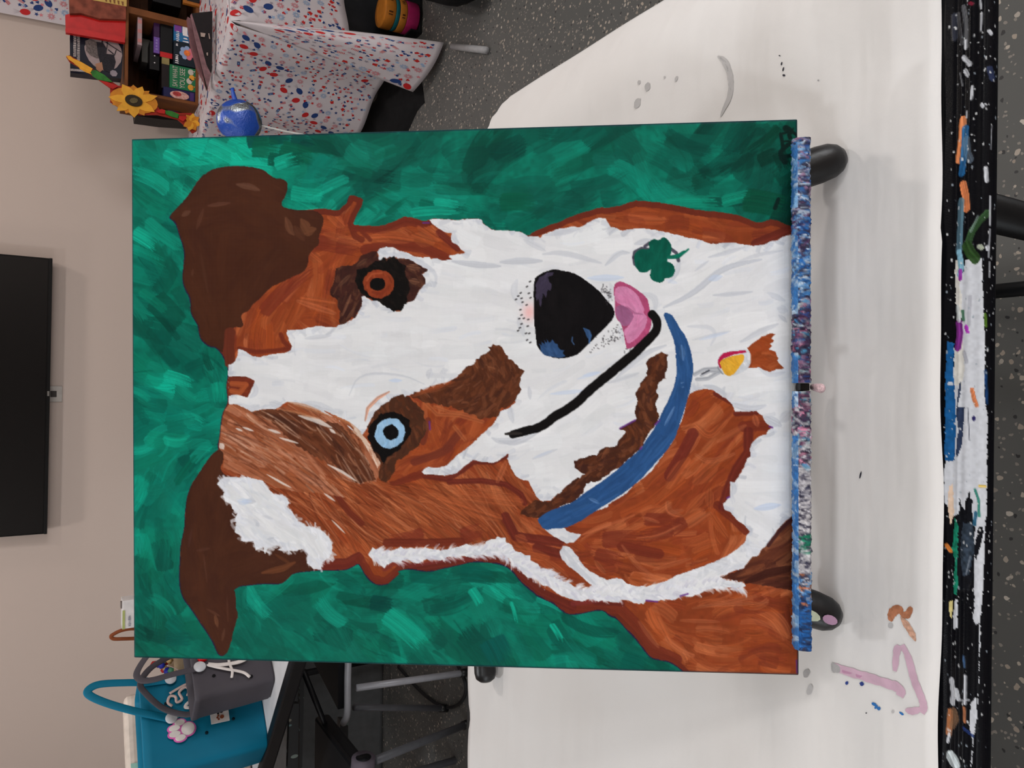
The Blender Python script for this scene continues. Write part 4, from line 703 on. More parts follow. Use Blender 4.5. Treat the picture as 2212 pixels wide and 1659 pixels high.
for sx in (1, -1):
    f0 = np.array([sx * .1775, .352, .7425]); top = APEX + np.array([sx * .02, 0, 0]); d = unit(top - f0)
    lg = tube('leg', [to_easel(f0 + d * .02), to_easel(top)], .0085, blk, easel, 12); 
    V, Fc = tube_geo([to_easel(f0 + d * s) for s in (.0, .004, .010, .020, .036, .046, .0465)], [.006, .0105, .0132, .0142, .0140, .0132, .009], 20)
    ft = mesh('rubber_foot', V, Fc, rub, lg, True)
    if sx < 0:
        for (s, ww, hh, c, ph) in ((.026, .0036, .0085, rgb(196, 204, 176), .4), (.011, .0030, .0055, rgb(160, 126, 150), .55)):
            ctr = f0 + d * s; out = unit(np.array([-.25 if s > .02 else -.1, -.85, .45])); out = unit(out - d * (out @ d)); sd = np.cross(d, out); V = []
            for a in np.linspace(0, 2 * math.pi, 12, endpoint=False):
                p, q = math.cos(a) * ww * 1.2, math.sin(a) * hh; th = p / .0146; V.append(to_easel(ctr + d * q + (out * math.cos(th) + sd * math.sin(th)) * .01465))
            mesh('paint_splash', V, [tuple(range(12))], mat('splash_%d' % int(s * 1000), c, .4, .05), lg)
rl = tube('leg', [to_easel((0, .925, .757)), to_easel(APEX)], .0085, blk, easel, 12)
V, Fc = tube_geo([to_easel(np.array([0, .93, .7425]) + unit(APEX - np.array([0, .93, .7425])) * s) for s in (0, .01, .02, .046)], [.008, .0132, .0142, .0135], 20); mesh('rubber_foot', V, Fc, rub, rl, True)
def cpt(a, n, t): return np.array(CM @ Vector((a, -n, t)))
tube('mast', [to_easel(cpt(.008, -.032, -.005)), to_easel(cpt(.004, -.032, .36))], .009, blk, easel, 12)
tube('crossbar', [to_easel(cpt(-.17, -.030, .02)), to_easel(cpt(.178, -.030, .02))], .006, blk, easel, 10)
tube('apex_joint', [to_easel(APEX + np.array([-.03, 0, 0])), to_easel(APEX + np.array([.03, 0, 0]))], .016, blk, easel, 14)
kb = tube('center_knob', [to_easel(cpt(.0077, .006, -.008)), to_easel(cpt(.0072, .010, -.010)), to_easel(cpt(.0068, .015, -.0112)), to_easel(cpt(.0070, .018, -.0108))], [.0022, .0030, .0034, .0018], mat('knob_pink', rgb(206, 176, 180), .4, .4, 400), easel, 12); kb['label'] = 'pink and white paint-crusted centre knob'
box('center_bracket', .0050, .0104, -.010, .02, -.0050, .0015, blk, easel, .0005).matrix_local = Matrix.Translation(-easel.location) @ CM

# ================================================================ work table with its paper
TB = thing('work_table', 'long black-painted folding table spattered with paint, under the easel', 'table', (-.6, .6, 0))
def tb(p): return Vector(p) - TB.location
tblack = mat('table_black', rgb(12, 12, 15), .45, .25, 25, .2, bscale=120, spec=.25)
bm = bmesh.new(); bbox(bm, -1.5 + .6, .312 + .6, .2635 - .6, .962 - .6, .700, .7388, .004, 3); bm_obj('tabletop', bm, tblack, TB)
Y0P, Y1P = -80, 1760; RW = 118
def rim_board():
    r = np.random.RandomState(9); b = Board(Y1P - Y0P, RW); b.rgb[:] = C(11, 11, 15)
    def P(s): return np.array([[float(v) for v in t.split(',')] for t in s.split()]) - [2034, Y0P]
    def poly(s, c, var=.05, rg=1.2, seed=1, w=3):
        p = rough(P(s), rg, seed, 4.0); m = fill(p, b.lab.shape); n = vnoise(b.lab.shape, 6, seed)
        b.rgb[m] = np.clip(c[None] * (1 + var * (n[m][:, None] - .5) * 2), 0, 1); b.h[m] = .8; return m
    W_ = C(196, 199, 206)
    poly('2084,560 2118,560 2120,600 2124,680 2127,760 2128,860 2134,900 2134,1010 2134,1090 2131,1130 2130,1200 2128,1260 2126,1300 2122,1340 2112,1340 2108,1260 2110,1180 2105,1160 2100,1090 2098,1060 2090,1080 2088,1100 2080,1110 2062,1120 2042,1090 2040,1030 2044,1000 2064,990 2060,930 2062,860 2058,830 2060,760 2070,740 2078,700 2070,640 2066,620 2076,600', W_, .04, 1.4, 1)
    poly('2060,560 2068,558 2070,600 2076,640 2074,700 2080,740 2078,700 2084,800 2078,830 2062,832 2060,800 2062,760 2066,700 2062,640', C(206, 204, 198), .06, 1.5, 2)
    poly('2045,735 2060,740 2058,800 2064,860 2066,930 2063,995 2056,1000 2042,1000 2041,900 2042,800', C(24, 84, 140), .12, 1.3, 3)
    poly('2074,820 2078,830 2070,880 2086,880 2080,960 2070,990 2066,980 2072,930 2066,890', C(44, 56, 82), .12, 1., 4)
    poly('2060,1190 2066,1120 2074,1140 2076,1230 2072,1290 2064,1290 2066,1220', C(26, 122, 96), .2, 1.5, 5); poly('2060,1050 2052,1055 2050,1100 2056,1140 2064,1110', C(214, 188, 166), .05, 1., 6)
    poly('2076,1075 2080,1090 2092,1110 2096,1076 2104,1078 2102,1100 2110,1140 2106,1180 2112,1220 2104,1250 2096,1275 2078,1280 2072,1230 2074,1160', C(16, 17, 22), .2, 1.4, 7)
    poly('2118,1130 2128,1135 2124,1170 2112,1210 2108,1180', C(16, 17, 22), .1, 1.2, 8); poly('2084,1130 2104,1130 2110,1180 2098,1240 2084,1245 2078,1200', C(46, 56, 68), .3, 1.4, 9)
    poly('2064,1335 2068,1300 2074,1300 2074,1360 2064,1370', W_, .05, 1., 10); poly('2054,1310 2062,1306 2062,1330 2060,1345 2056,1340', C(206, 192, 130), .05, .8, 11)
    poly('2108,1200 2120,1210 2120,1340 2112,1345 2106,1330 2112,1300', W_, .05, 1., 12); poly('2120,1340 2124,1345 2122,1440 2118,1540 2122,1440', W_, .05, 1., 13); poly('2104,1515 2116,1500 2118,1540 2110,1590 2108,1640 2104,1659 2110,1600 2102,1570', W_, .05, 1., 14)
    for s, w, c, a in [('2074,255 2072,290 2066,340', 17, C(206, 128, 82), .95), ('2080,275 2078,330 2072,370', 15, C(34, 96, 150), .9), ('2082,300 2084,330 2090,345', 16, C(120, 140, 160), .5), ('2076,395 2082,420 2084,450', 16, C(210, 124, 78), .95), ('2072,430 2070,480 2068,540', 14, C(84, 116, 132), .85), ('2068,540 2074,575 2070,590', 12, C(130, 178, 200), .9), ('2072,582 2072,600', 8, C(150, 50, 160), .9),
                       ('2084,535 2096,500 2112,480 2128,466', 15, C(46, 74, 44), .95), ('2086,530 2092,545 2104,560', 22, C(40, 66, 32), .95), ('2094,500 2108,470', 6, C(130, 150, 146), .6), ('2070,695 2072,720 2068,750', 15, C(120, 40, 130), .95), ('2086,705 2090,715', 9, C(160, 40, 170), .9), ('2078,670 2080,690', 7, C(40, 90, 60), .8), ('2066,660 2070,690', 9, C(170, 178, 180), .8), ('2126,680 2128,705', 6, C(84, 120, 40), .9),
                       ('2100,840 2104,860 2110,875', 9, C(216, 120, 70), .9), ('2104,900 2104,904', 7, C(40, 36, 90), 1.), ('2118,1046 2130,1046', 6, C(200, 170, 80), .9), ('2108,1055 2116,1075 2118,1110', 6, C(40, 110, 96), .9), ('2110,1105 2108,1130', 8, C(40, 96, 128), .9), ('2092,1240 2100,1200', 3, C(120, 128, 140), .8), ('2048,1186 2056,1196', 10, C(186, 110, 50), .9), ('2092,880 2096,950', 1.6, C(60, 64, 76), .9),
                       ('2060,1550 2058,1580 2056,1600', 13, C(176, 112, 72), .9), ('2068,1545 2072,1560 2064,1580', 14, C(140, 104, 76), .7), ('2090,1530 2092,1560', 6, C(190, 120, 80), .8), ('2090,1575 2108,1585', 7, C(34, 54, 110), .8), ('2092,1460 2092,1500 2092,1520', 6, W_, .9), ('2062,1480 2066,1510 2064,1530', 12, W_, .9), ('2072,1500 2076,1515', 12, W_, .9), ('2058,1600 2054,1620', 6, W_, .9), ('2064,1650 2070,1659', 26, C(190, 200, 204), .95), ('2076,1520 2100,1510', 4, W_, .7), ('2088,1420 2090,1440', 5, C(80, 120, 170), .7),
                       ('2072,10 2078,40 2080,100', 10, C(150, 152, 156), .5), ('2060,20 2066,60 2070,90', 8, C(110, 110, 112), .5), ('2052,20 2054,70', 12, C(90, 96, 116), .4), ('2078,85 2078,102', 6, W_, .9), ('2074,120 2088,140', 10, W_, .85), ('2078,150 2084,162', 9, W_, .85), ('2066,150 2072,180', 4, C(150, 152, 156), .6), ('2094,190 2092,215', 6, W_, .85), ('2108,10 2110,28', 5, W_, .8), ('2111,38 2110,74', 5, W_, .8), ('2128,80 2132,86', 8, W_, .9), ('2086,8 2092,12', 7, C(120, 30, 50), .9), ('2124,370 2126,396', 10, W_, .9), ('2114,234 2116,238', 8, W_, .9), ('2122,234 2124,236', 4, W_, .9), ('2130,160 2136,180', 14, C(42, 50, 78), .8), ('2082,240 2082,252', 5, W_, .8),
                       ('2134,430 2134,490', 5, W_, .8), ('2134,500 2132,560', 4, W_, .7), ('2134,570 2134,600', 4, W_, .7), ('2136,280 2134,330', 2, W_, .7), ('2112,535 2116,538', 12, C(170, 178, 160), .9), ('2129,538 2130,542', 9, W_, .9), ('2128,800 2132,870', 6, C(24, 60, 110), .8), ('2094,640 2092,700', 8, C(150, 150, 160), .5), ('2082,760 2088,780', 9, C(130, 130, 142), .5), ('2052,770 2054,772', 1, W_, .9), ('2050,828 2054,828', 8, W_, .95), ('2063,915 2064,916', 5, W_, .95)]:
        b.path(P(s), w, c, None, alpha=a, bris=.25, seed=int(w * 7 + c[0] * 50), hgt=.9)
    for _ in range(420):
        x, y = r.uniform(6, RW - 4), r.uniform(0, Y1P - Y0P); s = r.choice([1, 1, 1.6, 2.4, 3.4]); b.path([[x, y], [x + r.normal() * .6, y + r.uniform(0, 4)]], s, C(200, 202, 204) if r.rand() < .7 else C(140, 150, 160), None, alpha=.9, seed=3, hgt=.6)
    return b
rb = rim_board(); prof = []
def mid(xp, p0, nrm): d = ray(xp, 829.5); return CO + d * ((np.array(p0) - CO) @ np.array(nrm)) / (d @ np.array(nrm))
for k in range(0, RW + 1, 2):
    xp = 2034 + k
    if xp < 2112: p = onz(xp, 829.5, .7392); q = xp - 2034; rz = .0009 * math.exp(-((xp - 2090) / 9.) ** 2) - .0003 * math.exp(-((xp - 2060) / 4.) ** 2) + .0006 * math.exp(-((xp - 2072) / 4.) ** 2); P_ = (p[1] - TB.location.y, p[2] + rz)
    else:
        e = onz(2112, 829.5, .7392); t_ = (xp - 2112) / (2152 - 2112.); ang_ = t_ * math.pi / 2 * .98
        c0 = e; P_ = (c0[1] - .0065 * math.sin(ang_) - TB.location.y, .7392 - .0085 * (1 - math.cos(ang_)))
    prof.append((*P_, 0, .0004))
yl, zl = prof[-1][0], prof[-1][1]; prof += [(yl + .0036 * i, zl - .006 * i, 0, 0) for i in range(1, 6)]
hh, ww = rb.lab.shape; ext = np.repeat(rb.rgb[:, -1:], 10, 1); rb.rgb = np.concatenate([rb.rgb, ext * .0 + C(17, 17, 21)], 1).astype(np.float32); rb.h = np.concatenate([rb.h, rb.h[:, -1:].repeat(10, 1)], 1); rb.lab = np.zeros(rb.rgb.shape[:2], np.uint8)
xs = [onz(2090, y, .74)[0] - TB.location.x for y in np.linspace(Y0P, Y1P, 740)]
o = strip_mesh('table_rim', rb, prof, xs, paint_mat('rim_paint', .12, .28), TB); o['label'] = 'rounded front rim with white, blue, green and orange paint spills'
for o_, x0, x1 in ((0, -1.5, xs[-1] + TB.location.x), (1, xs[0] + TB.location.x, .312)):
    pr = [(p[0], p[1]) for p in prof[::4]]; V = [(x - TB.location.x, p, q) for x in (x0, x1) for p, q in pr]; n_ = len(pr)
    mesh('table_rim', V, [(k, k + 1, n_ + k + 1, n_ + k) for k in range(n_ - 1)], tblack, TB, True)
for x in (.145, -1.2):
    lm = mat('table_leg_black', rgb(14, 15, 17), .4)
    for y in (.315, .90): tube('leg', [tb((x, y, .70)), tb((x, y, .03)), tb((x, y, 0.001))], [.0155, .0155, .017], lm, TB, 14)
    tube('leg_brace', [tb((x, .315, .07)), tb((x, .90, .07))], .011, lm, TB, 10)

def paper_mat():
    t = NT('craft_paper'); c = t.coord(); n = t.noise(c, 5, 4); n2 = t.noise(t.coord('Object', (1.0, 6, 1)), 4, 3)
    t.set(Base_Color=t.ramp(n.outputs[0], [(.3, rgb(222, 219, 217)), (.7, rgb(228, 226, 225))]), Roughness=.7, Specular_IOR_Level=.3)
    h = t.math('ADD', t.math('MULTIPLY', n2.outputs[0], 2.2), t.math('ADD', t.math('MULTIPLY', t.noise(c, 14, 3).outputs[0], 1.5), t.math('MULTIPLY', t.noise(c, 500, 2).outputs[0], .05))); t.bump(h, .35, .003); return t.m
def paper_pt(x, y):
    """x beyond the table's right edge droops in a stiff curve; the far corner too"""
    z = .7412 + .0012 * math.sin(x * 21 + 3 * y) * math.sin(y * 17 + 1) ** 2 + .0008 * math.sin(x * 60 + y * 9)
    if x > .306:
        s = x - .306; z -= .05 * s + 2.9 * s * s * .95; x = .306 + s * (1 - .6 * s)
    if y > .95: z -= (y - .95) * .9 * (1 if x > .2 else .3)
    return (x, y, z)
V = []; Fc = []; XS = list(np.linspace(-1.45, -.6, 12)) + list(np.linspace(-.59, .30, 90)) + list(np.linspace(.304, .438, 22)); NY = 70
for x in XS:
    yf = .2775 + .0010 * math.sin(x * 25 + 1) + .0012 * math.sin(x * 9) + (.0015 if x > .1 else 0)
    yb = .954 + (0 if x < .12 else min(1, (x - .12) / .2) * .0 + max(0, (x - .25)) / .188 * .076)
    for k in range(NY): V.append(paper_pt(x, yf + (yb - yf) * k / (NY - 1)))
Fc = [(i * NY + k, (i + 1) * NY + k, (i + 1) * NY + k + 1, i * NY + k + 1) for i in range(len(XS) - 1) for k in range(NY - 1)]
paper = mesh('table_paper', V, Fc, paper_mat(), None, True); sm_ = paper.modifiers.new('thickness', 'SOLIDIFY'); sm_.thickness = .0004; sm_.offset = -1
tag(paper, 'sheet of white craft paper covering the work table, stained and drooping over its right edge', 'paper')
def on_paper(x, y):
    p = onz(x, y, .742)
    for _ in range(12):
        if p[0] < .306 and p[1] < .95: break
        z = paper_pt(p[0], p[1])[2]; p = onz(x, y, z)
    q = paper_pt(p[0], p[1]); return np.array((p[0], p[1], q[2] + .0005))
def mark(pts, w, m, label=None, seed=1, taper=.5, flat=None):
    """a dried brush mark lying on the paper"""
    r = random.Random(seed); P = [on_paper(*p) for p in curve([(*p, 0) for p in pts], 5)] if False else [on_paper(p[0], p[1]) for p in curve([np.array(p, float) for p in pts], 5)]
    L = []; R_ = []; n = len(P)
    for i, p in enumerate(P):
        d = unit(P[min(n - 1, i + 1)] - P[max(0, i - 1)]); nn = np.cross(d, [0, 0, 1]); t = i / (n - 1); ww = w * (1 - taper * abs(2 * t - 1) ** 3) * r.uniform(.85, 1.1) / 2; L.append(p + nn * ww); R_.append(p - nn * ww)
    V = L + R_; Fc = [(i, i + 1, n + i + 1, n + i) for i in range(n - 1)]; o = mesh('paint_mark', V, Fc, m, paper)
    if label: o['label'] = label
    return o
def blob(x, y, rx, ry, m, label=None, seed=1, a=0.):
    r = random.Random(seed); V = [on_paper(x + (rx * math.cos(t) * math.cos(a) - ry * math.sin(t) * math.sin(a)) * r.uniform(.85, 1.1), y + (rx * math.cos(t) * math.sin(a) + ry * math.sin(t) * math.cos(a)) * r.uniform(.85, 1.1)) for t in np.linspace(0, 2 * math.pi, 14, endpoint=False)]
    o = mesh('paint_mark', V, [tuple(range(14))], m, paper)
    if label: o['label'] = label
stg = mat('water_stain', rgb(186, 184, 184), .6, .08, 60); stg2 = mat('grey_wash', rgb(170, 168, 168), .6, .12, 120); pk = mat('pink_wash', rgb(206, 172, 190), .6, .10, 90); pk2 = mat('pink_wash_dark', rgb(190, 142, 170), .6, .1, 90); blm = mat('blue_dots', rgb(40, 110, 180), .5); dbl = mat('navy_dots', rgb(40, 60, 130), .5); orm = mat('rust_smear', rgb(178, 116, 84), .6, .25, 300); bkm = mat('black_fleck', rgb(40, 38, 50), .5)
mark([(1800, 1440), (1830, 1450), (1870, 1462), (1920, 1478), (1945, 1488), (1944, 1504)], .0072, pk, 'long pink brush mark', 1, .2); mark([(1796, 1441), (1800, 1442), (1815, 1446)], .0072, stg2, None, 2); blob(1833, 1449, 14, 7, pk2, None, 3); blob(1856, 1458, 8, 6, pk2, None, 4)
mark([(1940, 1395), (1935, 1410), (1932, 1450)], .0050, pk, 'short pink brush mark', 5, .5); mark([(1946, 1394), (1960, 1420), (1975, 1470), (1990, 1505), (1996, 1525), (1992, 1540)], .0058, pk, 'curved pink brush mark', 6, .3); mark([(1956, 1534), (1972, 1536), (1992, 1530)], .0050, pk, None, 7, .8)
mark([(1921, 1342), (1925, 1326), (1938, 1316), (1950, 1320)], .0062, orm, 'orange-brown smear', 8, .6); mark([(1942, 1322), (1956, 1330), (1968, 1312)], .0048, orm, None, 9, .5); mark([(1944, 1332), (1956, 1350), (1966, 1366), (1976, 1386)], .0052, mat('rust_smear_light', rgb(206, 160, 136), .6, .3, 400), None, 10, .9)
for k, (x, y, a, b) in enumerate(((1830, 1475, 3.5, 4), (1862, 1477, 5, 4.5), (1889, 1521, 6, 3.5), (1893, 1527, 3, 5), (1899, 1530, 4, 4), (1948, 1541, 6, 2.5))): blob(x, y, a, b, blm if k > 1 else dbl, 'blue paint dot' if k == 0 else None, 20 + k, .6)
for k, (x, y, a, b, m) in enumerate(((1743, 1454, 7, 10, stg2), (1751, 1489, 6, 12, stg), (1929, 1537, 3, 4, stg), (1922, 1352, 6, 6, stg), (1377, 223, 7, 13, stg), (1399, 188, 6, 10, stg), (1381, 178, 3, 5, stg), (1460, 170, 3, 7, stg), (1436, 167, 2, 3, stg), (1872, 1540, 1.5, 1.5, bkm), (1766, 173, 2, 2, stg2), (1694, 163, 3, 2.5, bkm), (1693, 150, 1.5, 5, bkm), (1690, 138, 1.5, 4, bkm), (1686, 121, 2, 1.2, bkm), (1857, 1026, 1.8, 8, bkm))):
    blob(x, y, a, b, m, None, 40 + k, .25)
mark([(1549, 121), (1562, 130), (1574, 150), (1580, 180), (1576, 210), (1564, 235), (1556, 252)], .0062, stg, 'grey crescent wash', 60, .8); mark([(1552, 122), (1570, 140), (1577, 170), (1580, 195)], .0022, stg2, None, 61, .6)

# black easel folded flat, lying behind the painting (its foot shows past the left edge)
fe = thing('folded_easel', 'foot of a folded black easel lying behind the painting at its left', 'easel', (-.2, .9, .742))
p0 = onz(1048, 1452, .757); p1 = onz(975, 1440, .757); dirr = unit(np.array([-.20, .90, .757]) - p0)
tube('leg', [Vector(p0 + dirr * .02) - fe.location, Vector(p0 + dirr * .24) - fe.location], .009, blk, fe, 12)
V, Fc = tube_geo([Vector(p0 + dirr * s) - fe.location for s in (-.012, -.008, 0, .012, .034, .040)], [.008, .013, .0148, .0148, .0138, .010], 18); mesh('rubber_foot', V, Fc, rub, fe, True)

exec_more = True

# ================================================================ background things
def pbox(name, x0, x1, y0, y1, Y, depth, m, parent=None, bev=.002, label=None, floor_z=None):
    """axis-aligned box whose front face, at depth Y, spans photo columns x0..x1 and rows y0..y1"""
    a = ony(x0, (y0 + y1) / 2, Y); b = ony(x1, (y0 + y1) / 2, Y); l = ony((x0 + x1) / 2, y1, Y); r = ony((x0 + x1) / 2, y0, Y)
    zb = b[2] if floor_z is None else floor_z
    o = box(name, -(r[0] - l[0]) / 2, (r[0] - l[0]) / 2, 0, depth, 0, a[2] - zb, m, parent, bev)
    o.location = ((l[0] + r[0]) / 2, Y, zb)
    if parent: o.location = Vector(o.location) - parent.location
    o['W'] = (r[0] - l[0]); o['H'] = a[2] - zb
    if label: o['label'] = label
    return o
def wh(o): a, b = o['W'], o['H']; del o['W']; del o['H']; return a, b
def trace(name, pts, Y, depth, m, parent=None, bev=0., lift=0.):
    """a cut-out board: outline given by photo points on the plane at depth Y, with real thickness behind it"""
    P = [ony(x, y, Y - lift) for x, y in pts]; bm = bmesh.new(); vv = [bm.verts.new((p[0], p[1], p[2])) for p in P]; f = bm.faces.new(vv)
    r = bmesh.ops.extrude_face_region(bm, geom=[f])
    for v in r['geom']:
        if isinstance(v, bmesh.types.BMVert): v.co.y += depth
    bmesh.ops.recalc_face_normals(bm, faces=bm.faces); c = Vector(parent.location) if parent else Vector((0, 0, 0))
    for v in bm.verts: v.co -= c
    bmesh.ops.triangulate(bm, faces=[f for f in bm.faces if len(f.verts) > 4]); return bm_obj(name, bm, m, parent)
# ---- television, outlet
tvb = mat('tv_black', rgb(10, 10, 11), .25, .1, 20, 0); 
L_ = ony(101.7, 1153.5, 3.9); R_ = ony(113.6, 558, 3.9); ctr = (L_ + R_) / 2; tw = np.linalg.norm(R_ - L_); ta = math.atan2(L_[2] - R_[2], R_[0] - L_[0])
tv = thing('television', 'black flat television on the wall above the painting', 'television', tuple(ctr), (0, ta, 0))
box('cabinet', -tw / 2, tw / 2, .004, .045, 0, tw * .575, tvb, tv, .004)
def scr_mat():
    t = NT('tv_screen'); t.set(Base_Color=t.ramp(t.noise(t.coord(), 3).outputs[0], [(0, rgb(6, 6, 8)), (1, rgb(9, 9, 10))]), Roughness=.16, Specular_IOR_Level=.25); return t.m
box('screen', -tw / 2 + .008, tw / 2 - .008, .002, .006, .016, tw * .575 - .008, scr_mat(), tv, .0005)
box('bezel', -tw / 2, tw / 2, -.001, .006, 0, .012, mat('tv_bezel', rgb(14, 14, 15), .3), tv, .001)
box('sensor_window', .0, .022, -.003, .002, .002, .010, mat('sensor_grey', rgb(120, 116, 112), .3), tv, .001)
box('wall_mount', -.25, .25, .045, .078, .2, .5, blk, tv, .002)
ot = thing('wall_outlet', 'white outlet plate on the wall just under the television', 'outlet', tuple(ony(119, 851, 3.978)))
box('plate', -.036, .036, -.004, .0, -.028, .04, mat('outlet_white', rgb(196, 190, 184), .4), ot, .002); box('socket', -.014, .014, -.006, -.004, -.006, .018, mat('outlet_dark', rgb(70, 66, 64), .5), ot, .001)

# ---- patterned cloth motifs -------------------------------------------------
red = mat('print_red', rgb(190, 40, 42), .6, .08, 200); nav = mat('print_navy', rgb(36, 62, 118), .6, .08, 200); sky = mat('print_sky', rgb(150, 176, 208), .6, .08, 200); pnk = mat('print_pink', rgb(212, 130, 138), .6, .08, 200)
gry = mat('print_grey', rgb(150, 142, 152), .6, .08, 200); ora = mat('print_orange', rgb(206, 104, 46), .6, .08, 200); prw = mat('print_white', rgb(225, 218, 220), .6, .05, 200)
PM = [red, nav, sky, pnk, gry, ora, prw]; RED, NAV, SKY, PNK, GRY, ORA, PRW = range(7)
def ngon(cx, cy, r, n, a=0., ry=None): return [(cx + r * math.cos(a + 2 * math.pi * k / n), cy + (ry or r) * math.sin(a + 2 * math.pi * k / n)) for k in range(n)]
def star(cx, cy, r, a=0., inn=.45): return [(cx + (r if k % 2 == 0 else r * inn) * math.cos(a + math.pi * k / 5), cy + (r if k % 2 == 0 else r * inn) * math.sin(a + math.pi * k / 5)) for k in range(10)]
def rect(x0, x1, y0, y1): return [(x0, y0), (x1, y0), (x1, y1), (x0, y1)]
def m_star(c): return [(star(0, 0, .010), c)]
def m_heart(c): return [([(0, -.008), (.008, .002), (.006, .007), (.002, .007), (0, .004), (-.002, .007), (-.006, .007), (-.008, .002)], c)]
def m_balloon(c):
    out = [(ngon(0, .01, .015, 14, 0, .021), c), ([(-.003, -.012), (.003, -.012), (0, -.009)], c)]
    for k in (-1, -.3, .4, 1): out.append(([(k * .002, -.012), (k * .002 + .0007, -.012), (k * .010 + .0007, -.036), (k * .010, -.036)], GRY))
    return out
def m_rocket(c1, c2):
    out = [(rect(-.007, .007, -.014, .012), PRW)]; out += [(rect(-.007, .007, -.014 + k * .0052, -.0114 + k * .0052), c1) for k in range(5)]
    out += [([(-.009, .012), (.009, .012), (0, .024)], c2), (rect(-.0005, .0005, -.026, -.014), GRY)]; return out
def m_rocket2(): return [(rect(-.007, .007, -.014, .013), NAV), ([(-.008, .013), (.008, .013), (0, .023)], RED), (ngon(0, 0, .0035, 8), SKY), (rect(-.007, .007, -.009, -.0075), SKY), (rect(-.007, .007, .007, .0085), SKY)]
def m_burst(c):
    out = []
    for k in range(18):
        a = 2 * math.pi * k / 18; r0, r1 = .003, .018 if k % 2 else .013; ca, sa = math.cos(a), math.sin(a); w_ = .0016
        out.append(([(ca * r0, sa * r0), (ca * r1 * .8 - sa * w_, sa * r1 * .8 + ca * w_), (ca * r1, sa * r1), (ca * r1 * .8 + sa * w_, sa * r1 * .8 - ca * w_)], c))
    return out
def m_flag():
    out = [([(-.014, -.008 + k * .0034), (.0, -.010 + k * .0034), (.014, -.008 + k * .0034), (.014, -.0062 + k * .0034), (0, -.0082 + k * .0034), (-.014, -.0062 + k * .0034)], PNK if k % 2 == 0 else RED) for k in range(5)]
    return out + [(rect(-.014, -.003, .0005, .009), NAV), (rect(-.0155, -.0148, -.02, .01), GRY)]
def m_pop(): return [(rect(-.006, .006, .004, .012), RED), (ngon(0, .012, .006, 8), RED), (rect(-.006, .006, -.003, .004), PRW), (rect(-.006, .006, -.011, -.003), NAV), (rect(-.0009, .0009, -.02, -.011), GRY)]
def m_cup(): return [([(-.010, .003), (-.007, -.012), (.007, -.012), (.010, .003)], RED), ([(-.011, .003), (.011, .003), (.009, .006), (-.009, .006)], ORA), (ngon(0, .009, .007, 8, 0, .004), SKY), (ngon(0, .011, .004, 7), NAV)]
def m_dot(c): return [(ngon(0, 0, .004, 6), c)]
MOT = [lambda: m_balloon(RED), lambda: m_burst(SKY), lambda: m_rocket(RED, NAV), m_flag, lambda: m_burst(PNK), m_pop, m_rocket2, lambda: m_balloon(NAV), m_cup, lambda: m_rocket(PNK, NAV)]
SML = [lambda: m_star(RED), lambda: m_star(NAV), lambda: m_heart(RED), lambda: m_star(SKY), lambda: m_dot(PNK), lambda: m_heart(NAV), lambda: m_star(PNK), lambda: m_star(GRY)]
def clip_ok(u, v, U, V): return 0.01 < u < U - .01 and 0.01 < v < V - .01
def print_cloth(S, U, V, parent, seed, test=None, scale=1.0, cell=.052):
    """flat motifs laid on the cloth surface S(u,v); metres along the cloth"""
    r = random.Random(seed); VV = []; FF = []; ID = []; n = 0
    def put(shape, cu, cv, a):
        nonlocal n
        for k, (poly, mi) in enumerate(shape):
            lift = .0008 + .0002 * min(k, 8); ii = []
            for x, y in poly:
                x *= scale; y *= scale; u = cu + x * math.cos(a) - y * math.sin(a); v = cv + x * math.sin(a) + y * math.cos(a); u = min(max(u, 0), U); v = min(max(v, 0), V)
                p = S(u, v); e = .004; du = S(u + e, v) - S(u - e, v); dv = S(u, v + e) - S(u, v - e); nn = np.cross(du, dv); nn /= np.linalg.norm(nn) + 1e-9
                if nn @ (CO - p) < 0: nn = -nn
                VV.append(p + nn * lift - np.array(parent.location)); ii.append(n); n += 1
            FF.append(ii); ID.append(mi)
    i = 0; nu = int(U / cell) + 1; nv = int(V / cell) + 1
    for iu in range(nu):
        for iv in range(nv):
            cu = (iu + .5 + (.5 if iv % 2 else 0) + r.uniform(-.12, .12)) * cell; cv = (iv + .5 + r.uniform(-.12, .12)) * cell; i = (iu * 3 + iv * 7) % len(MOT)
            if clip_ok(cu, cv, U, V) and (test is None or test(cu, cv)): put(MOT[i](), cu, cv, r.uniform(0, 6.28))
            for _ in range(3):
                su = cu + r.choice([-.5, .5]) * cell + r.uniform(-.006, .006); sv = cv + r.uniform(-.5, .5) * cell
                if clip_ok(su, sv, U, V) and (test is None or test(su, sv)): put(SML[r.randrange(len(SML))](), su, sv, r.uniform(0, 6.28))
    return mesh('printed_motifs', VV, FF, None, parent, False, PM, ID)
def cloth_mat(name, c):
    t = NT(name); cc = t.coord(); t.set(Base_Color=t.ramp(t.noise(cc, 6, 3).outputs[0], [(.3, tuple(v * .95 for v in c)), (.7, c)]), Roughness=.85, Specular_IOR_Level=.2)
    h = t.math('ADD', t.noise(cc, 9, 3).outputs[0], t.math('MULTIPLY', t.noise(cc, 400, 2).outputs[0], .03)); t.bump(h, .4, .006); return t.m
CLOTH = cloth_mat('white_cloth', rgb(207, 199, 203))
def surf_mesh(name, S, U, V, nu, nv, m, parent):
    VV = [S(U * i / nu, V * j / nv) - np.array(parent.location) for i in range(nu + 1) for j in range(nv + 1)]
    FF = [(i * (nv + 1) + j, (i + 1) * (nv + 1) + j, (i + 1) * (nv + 1) + j + 1, i * (nv + 1) + j + 1) for i in range(nu) for j in range(nv)]
    return mesh(name, VV, FF, m, parent, True)

